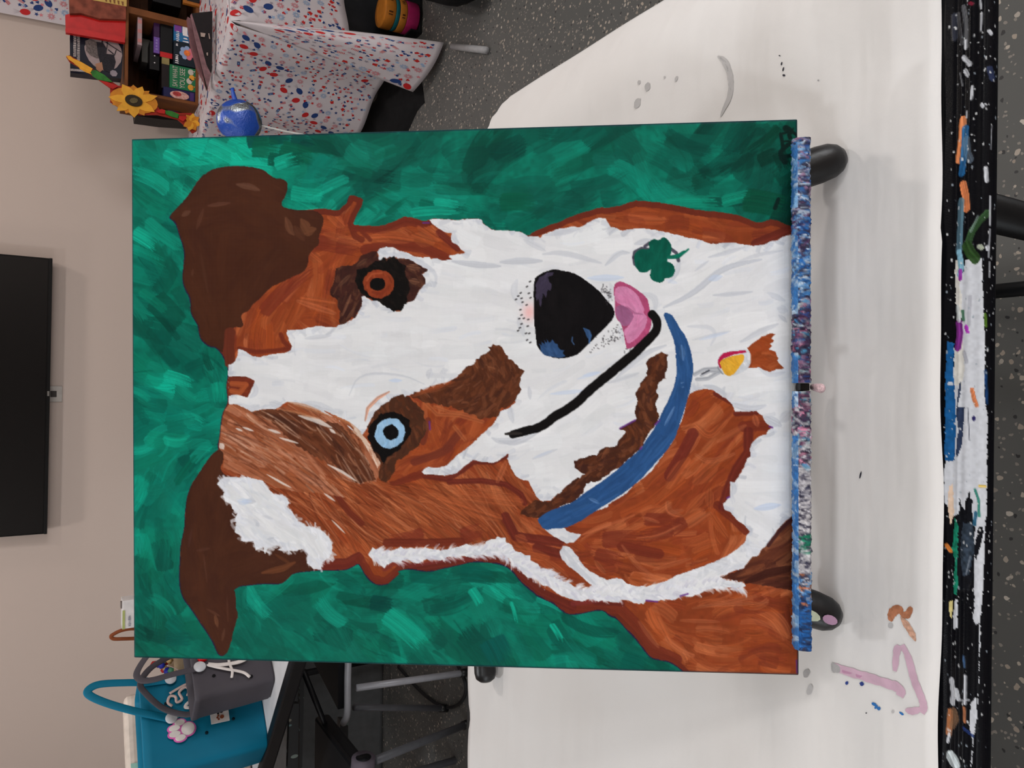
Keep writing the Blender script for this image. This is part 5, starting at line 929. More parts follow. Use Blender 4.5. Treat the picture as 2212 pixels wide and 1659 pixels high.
# ---- the side table with its printed cloth
E0 = np.array([1.283, 2.779, .742]); ED = unit(onz(430, 290, .742) - E0); EN = np.array([ED[1], -ED[0], 0])     # near corner, along the edge to the wall, inward (to the right)
if EN[0] < 0: EN = -EN
st = thing('side_table', 'folding table on the right under the printed cloth', 'table', (float(E0[0] + .3), float(E0[1] + .5), 0))
c2 = Vector(st.location); grm = mat('grey_metal', rgb(120, 122, 128), .35, .1, 30, .1, .9)
VT = [E0 + ED * a + EN * b + np.array([0, 0, z]) for z in (-.035, -.004) for a, b in ((.004, .004), (1.0, .004), (1.0, .755), (.004, .755))]
mesh('tabletop', [Vector(p) - c2 for p in VT], [(0, 1, 2, 3), (7, 6, 5, 4), (0, 4, 5, 1), (1, 5, 6, 2), (2, 6, 7, 3), (3, 7, 4, 0)], mat('table_grey', rgb(150, 148, 146), .6), st)
for a, b in ((.10, .12), (.9, .12), (.10, .66), (.9, .66)):
    p = E0 + ED * a + EN * b; tube('leg', [Vector((p[0], p[1], .70)) - c2, Vector((p[0], p[1], .012)) - c2], .013, grm, st)
f0 = onz(1000, 103, .015); f1 = onz(1045, 108, .015); fd = unit(f1 - f0)
tube('foot_bar', [Vector(f0 - fd * .09) - c2, Vector(f1 + fd * .02) - c2], .012, mat('foot_grey', rgb(150, 150, 152), .45), st)
tc = thing('printed_tablecloth', 'white cloth printed with red and blue rockets, stars and balloons, hanging over the side table', 'tablecloth', (float(E0[0]), float(E0[1]), 0))
def S_top(u, v): return E0 + ED * u + EN * v + np.array([0, 0, .0015 + .0015 * math.sin(u * 30 + v * 14) * math.sin(v * 22)])
def S_side(u, v):        # u along the edge from the near corner, v down
    hem = .70 - .0 * u; fold = .016 * math.sin(u * 16 + 1.2) * min(1, v / .3) + .02 * (v / .7)
    r_ = .012; out = fold + r_ * min(1, v / .02); z = .7435 - max(0, v - .004)
    return E0 + ED * u - EN * out + np.array([0, 0, z - E0[2]])
def S_end(u, v):         # the short end of the table: u to the right from the near corner
    out = .012 * min(1, v / .02) + .010 * math.sin(u * 20) * min(1, v / .2)
    return E0 + EN * u - ED * out + np.array([0, 0, .7435 - max(0, v - .004) - E0[2]])
surf_mesh('cloth_top', S_top, 1.0, .76, 20, 20, CLOTH, tc)
def hem_v(u): return .60 + .045 * math.sin(u * 3.1) - (.03 * u)
def S_side2(u, v): return S_side(u, v * hem_v(u) / .64)
surf_mesh('cloth_side', S_side2, 1.0, .64, 60, 28, CLOTH, tc)
surf_mesh('cloth_end', S_end, .76, .44, 30, 14, CLOTH, tc)
# corner flap: a cone of cloth falling from the corner to the floor
FA = onz(893, 199, .05); FB = onz(960, 92, .012); FC = E0 - ED * .03 + EN * .055 + np.array([0, 0, .30 - E0[2]])
def S_flap(u, v):
    """u 0..0.62 down from the corner, v 0..0.36 across"""
    t = u / .62; s = v / .36; b = FA * (1 - s) + FB * s; b = b + np.array([-.02, -.05, 0]) * math.sin(math.pi * s) * .7
    p = E0 * (1 - t) + b * t + np.array([0, 0, .0]); bulge = math.sin(math.pi * min(t, 1)) * (.03 * math.sin(math.pi * s) + .020 * s); return p - ED * bulge * 1.1 - EN * bulge * .5 + np.array([0, 0, .002])
surf_mesh('cloth_corner', S_flap, .62, .36, 34, 20, CLOTH, tc)
print_cloth(S_side2, 1.0, .63, tc, 3, scale=.80, cell=.050); print_cloth(S_top, 1.0, .75, tc, 5, None, .8, .050); print_cloth(S_end, .75, .43, tc, 6, scale=.9)
print_cloth(S_flap, .61, .35, tc, 7, lambda u, v: u > .12 and abs(v - .18) < .17 * 1, .95, .056)
for o in tc.children:
    if o.name.startswith('cloth_'): s_ = o.modifiers.new('thick', 'SOLIDIFY'); s_.thickness = .0008; s_.offset = -1 if o.name.startswith('cloth_top') else 0
# hanging cloth at the upper right
hc = thing('hanging_cloth', 'white printed cloth hanging on the wall above the games', 'cloth', (1.6, 3.94, 1.2))
def S_hang(u, v): return np.array([1.585 + u * .9 + .03 * (v / .8), 3.945 - .012 * math.sin(u * 18) , 1.95 - v])
surf_mesh('sheet', S_hang, .9, .80, 40, 10, CLOTH, hc); print_cloth(S_hang, .9, .78, hc, 8, scale=.95)

# ---- wooden crate and the games
cr = thing('wooden_crate', 'brown wooden crate full of game boxes on the printed cloth', 'crate', (1.38, 3.47, .7455))
wd = mat('crate_wood', rgb(114, 68, 36), .6, .2, 14, .3); wd2 = mat('crate_wood_dark', rgb(76, 44, 24), .65, .25, 14, .3); cl = Vector(cr.location)
def cb(n, x0, x1, y0, y1, z0, z1, m=wd): return box(n, x0 - cl.x, x1 - cl.x, y0 - cl.y, y1 - cl.y, z0 - cl.z, z1 - cl.z, m, cr, .001)
cb('top_board', 1.198, 1.86, 3.47, 3.77, 1.018, 1.030); cb('bottom_board', 1.198, 1.86, 3.47, 3.77, .7455, .757); cb('side_board', 1.198, 1.210, 3.47, 3.77, .757, 1.018, wd); cb('side_board', 1.848, 1.86, 3.47, 3.77, .757, 1.018, wd)
cb('divider', 1.528, 1.556, 3.47, 3.77, .757, 1.018, wd)
for k in range(4): cb('back_slat', 1.211, 1.847, 3.760 + .002 * (k % 2), 3.77, .7575 + k * .0652, .8222 + k * .0652, wd2)
for k, (a, b) in enumerate(((.757, .842), (.846, .931), (.935, 1.018))): cb('side_slat', 1.2105, 1.2135, 3.475, 3.765, a, b, wd2)
def game(name, label, x0, x1, y0, y1, Y, d, col, z=None, **k):
    g = thing(name, label, 'game box', (0, 0, 0), group=None); o = pbox('box', x0, x1, y0, y1, Y, d, mat(name + '_%d_%d' % (x0, y0), tuple(v * .68 for v in col), .45, .1, 20, .05), None, .0015, floor_z=z)
    g.location = o.location; o.parent = g; o.location = (0, 0, 0); return g, wh(o)
tx = mat('print_cream', rgb(186, 180, 166), .5)
def T(g, body, size, x, z, m, shear=0.): return text_mesh('lettering', body, size, m, g, frame((x, -.0012, z), (1, 0, 0), (0, 0, 1), (0, -1, 0)), .0003, shear)
def smudge(g, x, z, w_, h_, m, n, seed, lift=.0012):
    """worn, unreadable print: a row of uneven strokes"""
    r = random.Random(seed); VV = []; FF = []
    for k in range(n):
        a = x - w_ / 2 + w_ * k / n; b = a + w_ / n * r.uniform(.45, .8); t = h_ * r.uniform(.6, 1); q = len(VV); VV += [(a, -lift, z - t / 2), (b, -lift, z - t / 2 + h_ * r.uniform(0, .2)), (b - w_ / n * r.uniform(0, .3), -lift, z + t / 2), (a + w_ / n * r.uniform(0, .2), -lift, z + t / 2)]; FF.append((q, q + 1, q + 2, q + 3))
    return mesh('print', VV, FF, m, g)
def dec(g, poly, m, lift=.001, name='print'):
    o = mesh(name, [(x, -lift, z) for x, z in poly], [tuple(range(len(poly)))[::-1]], m, g); return o
FL = .7575
g, (W_, H_) = game('game_box', 'green game box reading SAY WHAT YOU SEE in the crate', 367, 425, 144, 194, 3.475, .05, rgb(40, 128, 82), None)
T(g, 'SAY WHAT', .0235, .001, H_ * .80, tx).scale = (.74, 1.2, 1); T(g, 'YOU SEE', .0235, -.002, H_ * .53, tx).scale = (.95, 1.25, 1)
yel = mat('bubble_yellow', rgb(214, 150, 50), .5)
for x, z, m in ((-.034, .024, yel), (-.008, .03, tx), (.008, .020, yel), (.032, .024, tx)): dec(g, ngon(x, z, .013, 10, .3, .012), m); dec(g, [(x - .004, z - .009), (x + .006, z - .009), (x + .008, z - .018)], m)
g, (W_, H_) = game('game_box', 'navy game box with a pink oval picture beside the green box', 353, 422, 193, 219, 3.478, .06, rgb(34, 34, 84))
dec(g, ngon(0, H_ * .5, W_ * .34, 16, 0, H_ * .30), mat('oval_pink', rgb(196, 150, 140), .5, .4, 90)); dec(g, ngon(.004, H_ * .58, W_ * .2, 12, 0, H_ * .14), mat('oval_red', rgb(170, 60, 60), .5, .4, 90), .0015); dec(g, rect(-W_ * .4, W_ * .4, .006, .022), mat('navy_violet', rgb(70, 44, 104), .5))
g, (W_, H_) = game('game_box', 'dark game box with a flower-like ring in pink and blue', 375, 427, 92, 143, 3.478, .06, rgb(20, 34, 46))
for k in range(7): a = k * 2 * math.pi / 7; dec(g, ngon(.006 + .020 * math.cos(a), H_ * .45 + .020 * math.sin(a), .011, 9), mat('ring_blue', rgb(140, 160, 196), .5) if k < 4 else mat('ring_pink', rgb(206, 110, 124), .5), .001 + k * .0001)
dec(g, ngon(.006, H_ * .45, .013, 12), mat('ring_sun', rgb(216, 110, 50), .5, .5, 60), .0025); smudge(g, -.026, H_ * .86, .042, .016, prw, 5, 1); smudge(g, .034, H_ * .87, .012, .008, prw, 2, 2)
g, (W_, H_) = game('game_box', 'bright blue game box next to the crate divider', 376, 412, 52, 91, 3.478, .06, rgb(46, 126, 184))
dec(g, rect(.0, .036, H_ * .55, H_ * .98), mat('print_violet', rgb(116, 60, 140), .5)); dec(g, rect(-.002, .036, H_ * .2, H_ * .5), prw); smudge(g, -.018, H_ * .30, .040, .030, prw, 3, 3); smudge(g, -.016, H_ * .78, .048, .015, prw, 6, 4)
g, (W_, H_) = game('game_box', 'black game box with a red stripe across its end', 346, 373, 47, 126, 3.50, .2, rgb(16, 15, 17)); dec(g, rect(-W_ / 2 + .002, -W_ / 2 + .024, .001, H_), red)
g, (W_, H_) = game('game_box', 'violet game box under the top of the stack', 332, 345, 46, 115, 3.505, .2, rgb(70, 34, 84)); dec(g, rect(-W_ / 2, .0, 0, H_), mat('violet_light', rgb(112, 80, 160), .5)); smudge(g, -.03, H_ * .5, .05, .012, mat('violet_pale', rgb(150, 130, 190), .5), 4, 5)
g, (W_, H_) = game('game_box', 'grey speckled game box at the back of the crate', 306, 324, 84, 135, 3.60, .1, rgb(108, 104, 98))
g, (W_, H_) = game('game_box', 'small black box with white dots in the crate', 323, 345, 90, 151, 3.52, .12, rgb(18, 16, 18))
for k in range(3): dec(g, ngon(-.03 + .03 * k, H_ * .5, .003, 6), prw)
g, (W_, H_) = game('game_box', 'pale pink patterned box edge standing high in the crate', 297, 307, 35, 97, 3.49, .2, rgb(206, 176, 178))
for k in range(3): dec(g, rect(-.05 + .04 * k, -.035 + .04 * k, .001, H_ - .001), mat('strip_pink', rgb(196, 130, 128), .5))
g, (W_, H_) = game('game_box', 'dark brown box lying behind the green box', 349, 366, 124, 191, 3.50, .2, rgb(34, 22, 22)); dec(g, rect(W_ / 2 - .03, W_ / 2 - .002, .001, H_), mat('ochre_edge', rgb(136, 122, 78), .6))
g, (W_, H_) = game('game_box', 'orange-framed box in the right half of the crate', 396, 448, -60, 12, 3.46, .02, rgb(190, 116, 44)); dec(g, rect(-W_ / 2 + .012, W_ / 2 - .012, .014, H_ - .014), mat('box_dark', rgb(30, 24, 24), .5))
g, (W_, H_) = game('game_box', 'black box at the back of the right half of the crate', 330, 392, -60, 10, 3.52, .2, rgb(22, 20, 22))
# boxes standing on the crate
g = thing('game_box', 'black picture puzzle box standing on top of the crate', 'game box', tuple(ony(268, 120, 3.50) * [1, 1, 0] + [0, 0, 1.0305]))
g0 = g; trace('box', [(151, 72), (267, 92), (262, 170), (152, 157)], 3.50, .05, mat('puzzle_black', rgb(24, 26, 40), .45), g)
trace('print', [(182.5 + 0, 100), (183, 108), (186, 118), (192, 130), (202, 141), (214, 149), (226, 153), (240, 153), (252, 146), (261, 134), (264, 120), (262, 106), (256, 95), (247, 88), (235, 85), (215, 82), (200, 80), (190, 86)], 3.50, .0005, mat('puzzle_disc', rgb(160, 143, 143), .5), g, lift=.001)
trace('print', [(184, 88), (196, 84), (212, 92), (222, 100), (228, 112), (222, 126), (208, 126), (196, 120), (186, 110)], 3.50, .0003, mat('puzzle_grey', rgb(104, 94, 92), .6, .5, 260), g, lift=.0018)
trace('print', [(208, 90), (222, 92), (230, 104), (228, 116), (246, 118), (250, 134), (246, 150), (236, 156), (224, 152), (216, 134), (212, 120)], 3.50, .0003, mat('puzzle_dark', rgb(40, 38, 44), .6, .4, 260), g, lift=.0022)
for a in ([(220, 84), (223, 84), (222, 92), (219, 92)], [(232, 86), (233.5, 86), (230, 116), (228.5, 116)], [(228, 90), (262, 112), (262, 114), (228, 92)], [(250, 108), (252, 108), (248, 120), (246, 120)], [(234, 106), (246, 116), (245, 118), (233, 108)]): trace('print', a, 3.50, .0003, mat('puzzle_dark', rgb(40, 38, 44)), g, lift=.0026)
trace('print', [(206, 138), (220, 134), (223, 150), (216, 156), (208, 150)], 3.50, .0003, mat('puzzle_tan', rgb(168, 122, 96), .6), g, lift=.0028); trace('print', [(238, 154), (243, 151), (250, 153), (254, 159), (251, 165), (243, 165), (238, 160)], 3.50, .0003, mat('puzzle_pale', rgb(150, 140, 148), .6), g, lift=.0028)
r = random.Random(5)
for row, x0 in ((0, 158), (1, 166)):
    y = 77 + row
    while y < (122 if row == 0 else 130): h_ = r.uniform(1.8, 3.6); trace('print', [(x0, y), (x0 + 6.5, y + .6), (x0 + 6.5, y + h_ + .5), (x0 + r.uniform(0, 2), y + h_)], 3.50, .0003, mat('puzzle_title', rgb(170, 160, 158), .5, .5, 500), g, lift=.0012); y += h_ + 1.0
trace('print', [(152, 148), (186, 151), (190, 156), (152, 153)], 3.50, .0003, mat('puzzle_title', rgb(170, 160, 158)), g, lift=.0012)
g = thing('game_box', 'bright red plastic box standing on top of the crate', 'game box', tuple(ony(268, 60, 3.46) * [1, 1, 0] + [0, 0, 1.0305]))
rp = mat('red_plastic', rgb(190, 30, 28), .35, .12, 30); trace('box', [(141, 32), (158, 28), (272, 45), (270, 92), (200, 80), (142, 70)], 3.47, .02, rp, g); trace('box_rim', [(160, 60), (270, 80), (270, 92), (200, 80), (142, 70), (141, 62)], 3.455, .014, rp, g)
g = thing('game_box', 'reddish brown box with a yellow label on top of the crate', 'game box', tuple(ony(268, 10, 3.44) * [1, 1, 0] + [0, 0, 1.0305]))
trace('box', [(148, -60), (272, -60), (272, 42), (215, 40), (175, 28), (151, 29)], 3.452, .10, mat('rusty_box', rgb(132, 70, 54), .6, .45, 26), g); trace('label_panel', [(202, -40), (274, -40), (273.5, 14), (200, 0)], 3.452, .001, mat('label_yellow', rgb(206, 172, 96), .5), g, lift=.0015)
for k in range(5): trace('print', [(226 + k * 9, -6 + k * 2.2), (231 + k * 9, -5 + k * 2.2), (231 + k * 9, 4 + k * 2), (228 + k * 9, 3 + k * 2)], 3.452, .0005, mat('label_brown', rgb(130, 84, 50)), g, lift=.0025)
# two flat boxes leaning at the foot of the crate
for k, (pts, Y, lab) in enumerate(((((405, 36), (412, 40), (440, 150), (450, 192), (444, 178), (426, 142), (412, 90)), 3.12, 'thin mauve box edge leaning in front of the crate'), (((413, 29), (459, 24), (458, 150), (448, 190), (440, 150), (424, 84)), 3.04, 'black game box leaning at the foot of the crate'))):
    g = thing('game_box', lab, 'game box', tuple(ony(450, 100, Y) * [1, 1, 0] + [0, 0, .745]))
    trace('box', pts, Y, .03, mat('lean_box_%d' % k, [rgb(120, 84, 88), rgb(26, 20, 22)][k], .5, .2, 40), g)
    if k: trace('lid_edge', [(411, 33), (414, 29), (430, 80), (446, 140), (456, 160), (449, 192), (437, 148), (421, 84)], Y, .004, mat('mauve_edge', rgb(126, 92, 96), .5, .25, 60), g, lift=.004)
    if k:
        for a in (((433, 70), (444, 72), (442, 80), (434, 79)), ((450, 72), (452, 72), (454, 84), (452, 84)), ((446, 114), (449, 113), (449, 120), (447, 120))): trace('print', a, Y, .0005, mat('lean_marks', rgb(170, 150, 140)), g, lift=.006)
# sunflower board
sf = thing('sunflower_garland', 'cut-out board of yellow sunflowers, green leaves and red ribbon before the crate', 'decoration', tuple(ony(425, 285, 3.44) * [1, 1, 0] + [0, 0, .745]))
SFY = 3.435; ye = mat('sunflower_yellow', rgb(222, 158, 48), .5, .15, 30); ye2 = mat('sunflower_ochre', rgb(196, 124, 34), .5, .15, 30); sfr = mat('ribbon_red', rgb(176, 34, 30), .5); sfg = mat('leaf_green', rgb(44, 110, 38), .45, .25, 60); sfb = mat('seed_brown', rgb(52, 42, 28), .7, .3, 200)
trace('backing', [(143, 122), (150, 119), (200, 148), (255, 185), (292, 187), (322, 204), (345, 236), (388, 244), (414, 244), (426, 262), (425, 283), (416, 288), (404, 276), (384, 258), (340, 248), (300, 248), (262, 235), (238, 220), (238, 190), (196, 160), (150, 133)], SFY + .004, .008, mat('board_red', rgb(150, 40, 28), .6), sf)
def petal(cx, cy, a, L, wd_, m, lift, sq=1.0): pts = [(0, -.12), (.3, -.5), (.65, -.42), (1, 0), (.65, .42), (.3, .5), (0, .12)]; return trace('petal', [(cx + (x * L * math.cos(a) - y * wd_ * math.sin(a)), cy + (x * L * math.sin(a) + y * wd_ * math.cos(a)) * sq) for x, y in pts], SFY, .003, m, sf, lift=lift)
trace('flower_base', [(289 + 52 * math.cos(t) , 217 + 27 * math.sin(t) + 9 * math.cos(t)) for t in np.linspace(0, 2 * math.pi, 22, endpoint=False)], SFY, .004, ye2, sf, lift=.0015)
for k in range(14):
    a = 2 * math.pi * k / 14 + .2; ex = 1 + .35 * abs(math.cos(a - .55)); petal(289 + 7 * math.cos(a), 217 + 7 * math.sin(a), a, 44 * ex * (.84 if k % 2 else .76), 25, ye if k % 2 else ye2, .002 + (k % 2) * .002 + k * .0001, .68)
trace('flower_center', [(289 + 19 * math.cos(t) , 217 + 12 * math.sin(t) + 4 * math.cos(t)) for t in np.linspace(0, 2 * math.pi, 18, endpoint=False)], SFY, .008, sfb, sf, lift=.010)
trace('flower_center', [(289 + 9 * math.cos(t), 217 + 6 * math.sin(t)) for t in np.linspace(0, 2 * math.pi, 12, endpoint=False)], SFY, .004, mat('seed_light', rgb(96, 84, 56), .7, .4, 300), sf, lift=.012)
for pts in ([(143, 120), (152, 121), (166, 133), (160, 136), (148, 128)], [(158, 126), (176, 134), (200, 148), (196, 156), (172, 146), (160, 137)], [(168, 138), (188, 150), (198, 160), (186, 156), (172, 148)]): trace('petal', pts, SFY, .003, [ye, ye2, ye][int(pts[0][0]) % 3], sf, lift=.006 + .0005 * (int(pts[0][0]) % 7))
for pts in ([(194, 153), (206, 151), (226, 162), (243, 177), (232, 176), (212, 172), (200, 164)], [(357, 238), (372, 240), (387, 247), (386, 256), (372, 252), (358, 246)]): trace('leaf', pts, SFY, .004, sfg, sf, lift=.005)
for pts in ([(214, 173), (232, 177), (256, 186), (244, 192), (232, 186)], [(338, 240), (349, 235), (357, 238), (356, 246), (344, 244)], [(385, 250), (404, 252), (402, 256), (396, 262), (385, 256)]): trace('ribbon', pts, SFY, .004, sfr, sf, lift=.005)
for k, a in enumerate((-2.2, -1.4, -.6, .3, 1.1, 1.9, 2.7)): petal(414, 264, a, 20, 14, ye if k % 2 else ye2, .003 + k * .0004, 1.)
bb = thing('black_box', 'black box standing behind the sunflower board beside the crate', 'box', tuple(ony(412, 250, 3.6) * [1, 1, 0] + [0, 0, .745])); trace('box', [(292, 232), (412, 236), (410, 262), (350, 258), (294, 250)], 3.60, .12, mat('black_card', rgb(18, 17, 18), .5), bb)
trace('knob', ngon(292, 247, 8, 10, 0, 5), 3.59, .01, mat('black_card', rgb(18, 17, 18)), bb)
for pts, c in (([(364, 222), (386, 223), (386, 242), (362, 240)], rgb(96, 30, 90)), ([(388, 228), (404, 229), (403, 243), (388, 242)], rgb(60, 70, 60))): trace('print', pts, 3.60, .002, mat('bb_%d' % int(c[0] * 1e4), c), bb, lift=.002)
# blue foil balloon
bp = ony(517, 262, 2.0); bl = thing('foil_balloon', 'round blue and silver foil balloon in front of the printed cloth', 'balloon', tuple(bp))
def foil():
    t = NT('blue_foil'); c = t.coord('Object', (1, 1, 2.2)); n = t.noise(c, 9, 2, .5); n2 = t.noise(c, 26, 5, .7); col = t.ramp(n.outputs[0], [(0, rgb(24, 54, 140)), (.50, rgb(30, 74, 166)), (.53, rgb(150, 156, 160)), (.60, rgb(104, 108, 108)), (.63, rgb(60, 130, 160)), (.70, rgb(30, 80, 160))])
    t.set(Base_Color=col, Roughness=.25, Metallic=t.ramp(n.outputs[0], [(.50, (.1,) * 3), (.53, (.9,) * 3), (.60, (.9,) * 3), (.64, (.1,) * 3)])); t.bump(n2.outputs[0], .8, .006); return t.m
fo = foil(); R_b = .056
lathe('foil_body', [(R_b * math.sin(t), R_b * math.cos(t) * .62) for t in np.linspace(.02, math.pi - .02, 18)], fo, bl, 32, rot=(math.radians(80), 0, 0))
# the neck points to the upper right
tube('neck', [(.0, 0, .0), (.052, -.0, .012), (.074, 0, .017), (.080, 0, .018)], [.012, .013, .008, .010], mat('foil_blue_neck', rgb(30, 70, 160), .35), bl, 12, flat=.5)
tube('stick', [(0, .0, -.04), (-.004, 0, float(.745 - bp[2])), (-.004, 0, float(.02 - bp[2]))], .0025, mat('stick_white', rgb(210, 208, 204), .5), bl, 8)
box('weighted_base', -.05, .04, -.045, .045, float(.0 - bp[2]), float(.025 - bp[2]), mat('base_blue', rgb(40, 70, 130), .5), bl, .006)
# things on the floor under the side table
bn = onz(905, 30, .02); ro = [('magenta roll of tape, bottom of the stack under the side table', rgb(176, 40, 100), .052), ('orange roll of tape with printed marks, second from the bottom', rgb(206, 130, 50), .030), ('teal roll of tape in the stack of rolls', rgb(30, 110, 120), .016), ('orange roll of tape, topmost of the stack of rolls', rgb(200, 124, 46), .044)]
z = .016
bin_ = thing('storage_bin', 'dark grey bin on the floor under the side table', 'bin', (float(bn[0]) + .10, float(bn[1]) + .10, .001))
dg_ = mat('dark_plastic', rgb(30, 31, 34), .45, .2, 20)
for n_, a in (('bin_floor', (-.17, .30, -.09, .09, 0, .012)), ('bin_wall', (-.17, .30, .08, .09, .012, .30)), ('bin_wall', (-.17, -.162, -.09, .08, .012, .05)), ('bin_wall', (.292, .30, -.09, .08, .012, .30))): box(n_, *a, dg_, bin_, .002)
for k, (lab, c, h_) in enumerate(ro):
    g = thing('tape_roll', lab, 'tape roll', (float(bn[0]), float(bn[1]) + .06, z), group='tape rolls under the side table'); lathe('tape', [(.038, 0), (.062, 0), (.0635, .003), (.0635, h_ - .003), (.062, h_), (.038, h_)], mat('tape_%d' % k, c, .45, .15, 40), g, 28); lathe('core', [(.034, .001), (.0378, .001), (.0378, h_ - .001), (.034, h_ - .001)], mat('card_core', rgb(120, 96, 70), .7), g, 20)
    if k in (1, 3):
        for q in range(2): a = -2.0 + q * .9; mesh('print', [(.0637 * math.cos(a + s * .12), .0637 * math.sin(a + s * .12), zz) for zz in (h_ * .3, h_ * .7) for s in (-1, 1)], [(0, 1, 3, 2)], mat('tape_print', rgb(90, 50, 24)), g)
    z += h_ + .001
pb = ony(830, 12, 3.05); g = thing('plastic_tubes', 'jumble of black and white plastic tubes under the side table', 'equipment', (float(pb[0]), 3.0, .001)); zz = float(pb[2])
for k, (x, y, z_, dx, dz, r_, c) in enumerate(((0, 0, .07, -.01, -.06, .017, rgb(190, 186, 180)), (.02, .04, .16, .0, -.22, .030, rgb(40, 42, 48)), (.06, .03, .10, .02, -.20, .026, rgb(30, 32, 36)), (.025, .0, .02, -.005, -.05, .021, rgb(160, 172, 180)))): tube('tube', [(x, y, zz + z_), (x + dx, y, zz + z_ + dz)], r_, mat('ptube_%d' % k, c, .5), g, 14)
box('tube_crate', -.03, .22, .07, .11, 0, zz + .15, dg_, g, .01)
g = thing('storage_bin', 'closed dark bin on the floor at the right end of the side table', 'bin', (2.25, 3.3, .001)); box('bin_body', -.25, .35, -.3, .25, 0, .42, dg_, g, .02); box('lid', -.26, .36, -.31, .26, .42, .45, mat('dark_lid', rgb(38, 40, 44), .4), g, .01)
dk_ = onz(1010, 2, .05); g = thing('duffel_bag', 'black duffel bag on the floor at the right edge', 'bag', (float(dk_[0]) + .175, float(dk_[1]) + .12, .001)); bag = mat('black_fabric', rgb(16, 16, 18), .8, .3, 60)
lathe('bag_body', [(.02, -.30), (.10, -.29), (.125, -.2), (.13, 0), (.125, .2), (.10, .29), (.02, .30)], bag, g, 20, loc=(0, 0, .125), rot=(0, math.radians(90), math.radians(60)))
tube('strap', curve([(-.1, -.1, .2), (-.05, -.05, .30), (.05, .02, .30), (.1, .1, .2)]), .012, bag, g, 8, .3)

# ---- left: table with the rubber totes
TE0 = onz(632, 1437, .742); TE1 = onz(566, 1659, .742); tdv = unit(TE1 - TE0); tin = np.array([tdv[1], -tdv[0], 0]); tin = tin if tin[1] > 0 else -tin
bt = thing('bag_table', 'black-rimmed table covered in white paper, holding the rubber totes', 'table', (float(TE0[0]) - .1, float(TE0[1]) + .4, 0)); c3 = Vector(bt.location)
pa = TE0 - tdv * .45; pbb = TE0 + tdv * 1.3; 
def slab(name, a0, a1, b0, b1, z0, z1, m, parent, c, bev=.0):
    VT = [TE0 + tdv * a + tin * b + np.array([0, 0, z - TE0[2]]) for z in (z0, z1) for a, b in ((a0, b0), (a1, b0), (a1, b1), (a0, b1))]
    o = mesh(name, [Vector(p) - c for p in VT], [(0, 1, 2, 3), (7, 6, 5, 4), (0, 4, 5, 1), (1, 5, 6, 2), (2, 6, 7, 3), (3, 7, 4, 0)], m, parent)
    if bev: b_ = o.modifiers.new('b', 'BEVEL'); b_.width = bev; b_.segments = 3
    return o
matb = mat('rim_black', rgb(20, 20, 22), .45, .15, 40)
slab('table_rim', -.42, 1.25, -.004, .026, .706, .745, matb, bt, c3, .006); slab('tabletop', -.42, 1.25, .026, .72, .71, .7395, mat('tabletop_grey', rgb(90, 90, 92), .5), bt, c3)
for a in (-.3, 1.1):
    for b in (.10, .62): p = TE0 + tdv * a + tin * b; tube('leg', [Vector((p[0], p[1], .70)) - c3, Vector((p[0], p[1], .001)) - c3], .014, tblack, bt)
tp = TE0 + tin * .3; pp2 = slab('table_paper', -.40, 1.24, .030, .70, .7400, .7415, mat('paper_far', rgb(205, 204, 206), .7, .04), None, Vector((0, 0, 0))); pp2.name = 'paper_sheet'; tag(pp2, 'white paper covering the table under the totes', 'paper')
def tote(name, label, corner, yaw, w_, d_, h_, m, mi, strap_h, holes, sw=.013, tilt=0.):
    """soft rubber tote: tapered body with rounded corners, open top, two straps on round buttons. Local -y is the front, origin at the near corner"""
    g = thing(name, label, 'bag', tuple(corner), (0, 0, yaw)); V = []; Fc = []; N = 36
    def ring(z, sc, ins=0.):
        cx, cy = w_ / 2, d_ / 2; a_, b_ = w_ / 2 * sc - ins, d_ / 2 * sc - ins; rr = min(a_, b_) * .30; out = []
        for k in range(N):
            t = 2 * math.pi * k / N; c, s = math.cos(t), math.sin(t); e = .22; out.append((cx + a_ * math.copysign(abs(c) ** e, c), cy + b_ * math.copysign(abs(s) ** e, s), z))
        return out
    rings = [ring(.0, .88), ring(.006, .91), ring(h_ * .3, .94), ring(h_ * .6, .97), ring(h_ * .9, 1.), ring(h_ * .93, 1.02), ring(h_ - .003, 1.03), ring(h_, 1.02, .001), ring(h_, 1.0, .007), ring(h_ * .9, .98, .009), ring(.02, .9, .009)]
    for q in rings: V += q
    for i in range(len(rings) - 1):
        for k in range(N): k2 = (k + 1) % N; Fc.append((i * N + k, i * N + k2, (i + 1) * N + k2, (i + 1) * N + k))
    Fc.append(tuple(range(N))[::-1]); Fc.append(tuple((len(rings) - 1) * N + k for k in range(N))); body = mesh('tote_body', V, Fc, m, g, True)
    wb = mat('button_white', rgb(196, 196, 200), .4)
    for pts, n_ in strap_h:
        P = [(w_ * a, (-.006 if n_ < 0 else d_ + .006) + lean, h_ * b if b < 1.01 else h_ + (b - 1)) for a, b, lean in pts]
        tube('strap', curve(P, 8), sw, m, g, 10, .22, up=(0, 1, 0))
        for q in (P[0], P[-1]): lathe('button', [(.001, 0), (.0145, 0), (.0155, .003), (.013, .006), (.001, .0075)], wb, g, 18, loc=(q[0], q[1] + n_ * .004, q[2]), rot=(math.radians(90) if n_ < 0 else math.radians(-90), 0, 0))
    for (hx, hz) in holes: lathe('vent_hole', [(.001, 0), (.0045, 0), (.0045, .0015), (.001, .0015)], mi, g, 12, loc=(w_ * hx, -.0005 + d_ * .015 * (1 - hz), h_ * hz), rot=(math.radians(90), 0, 0))
    return g
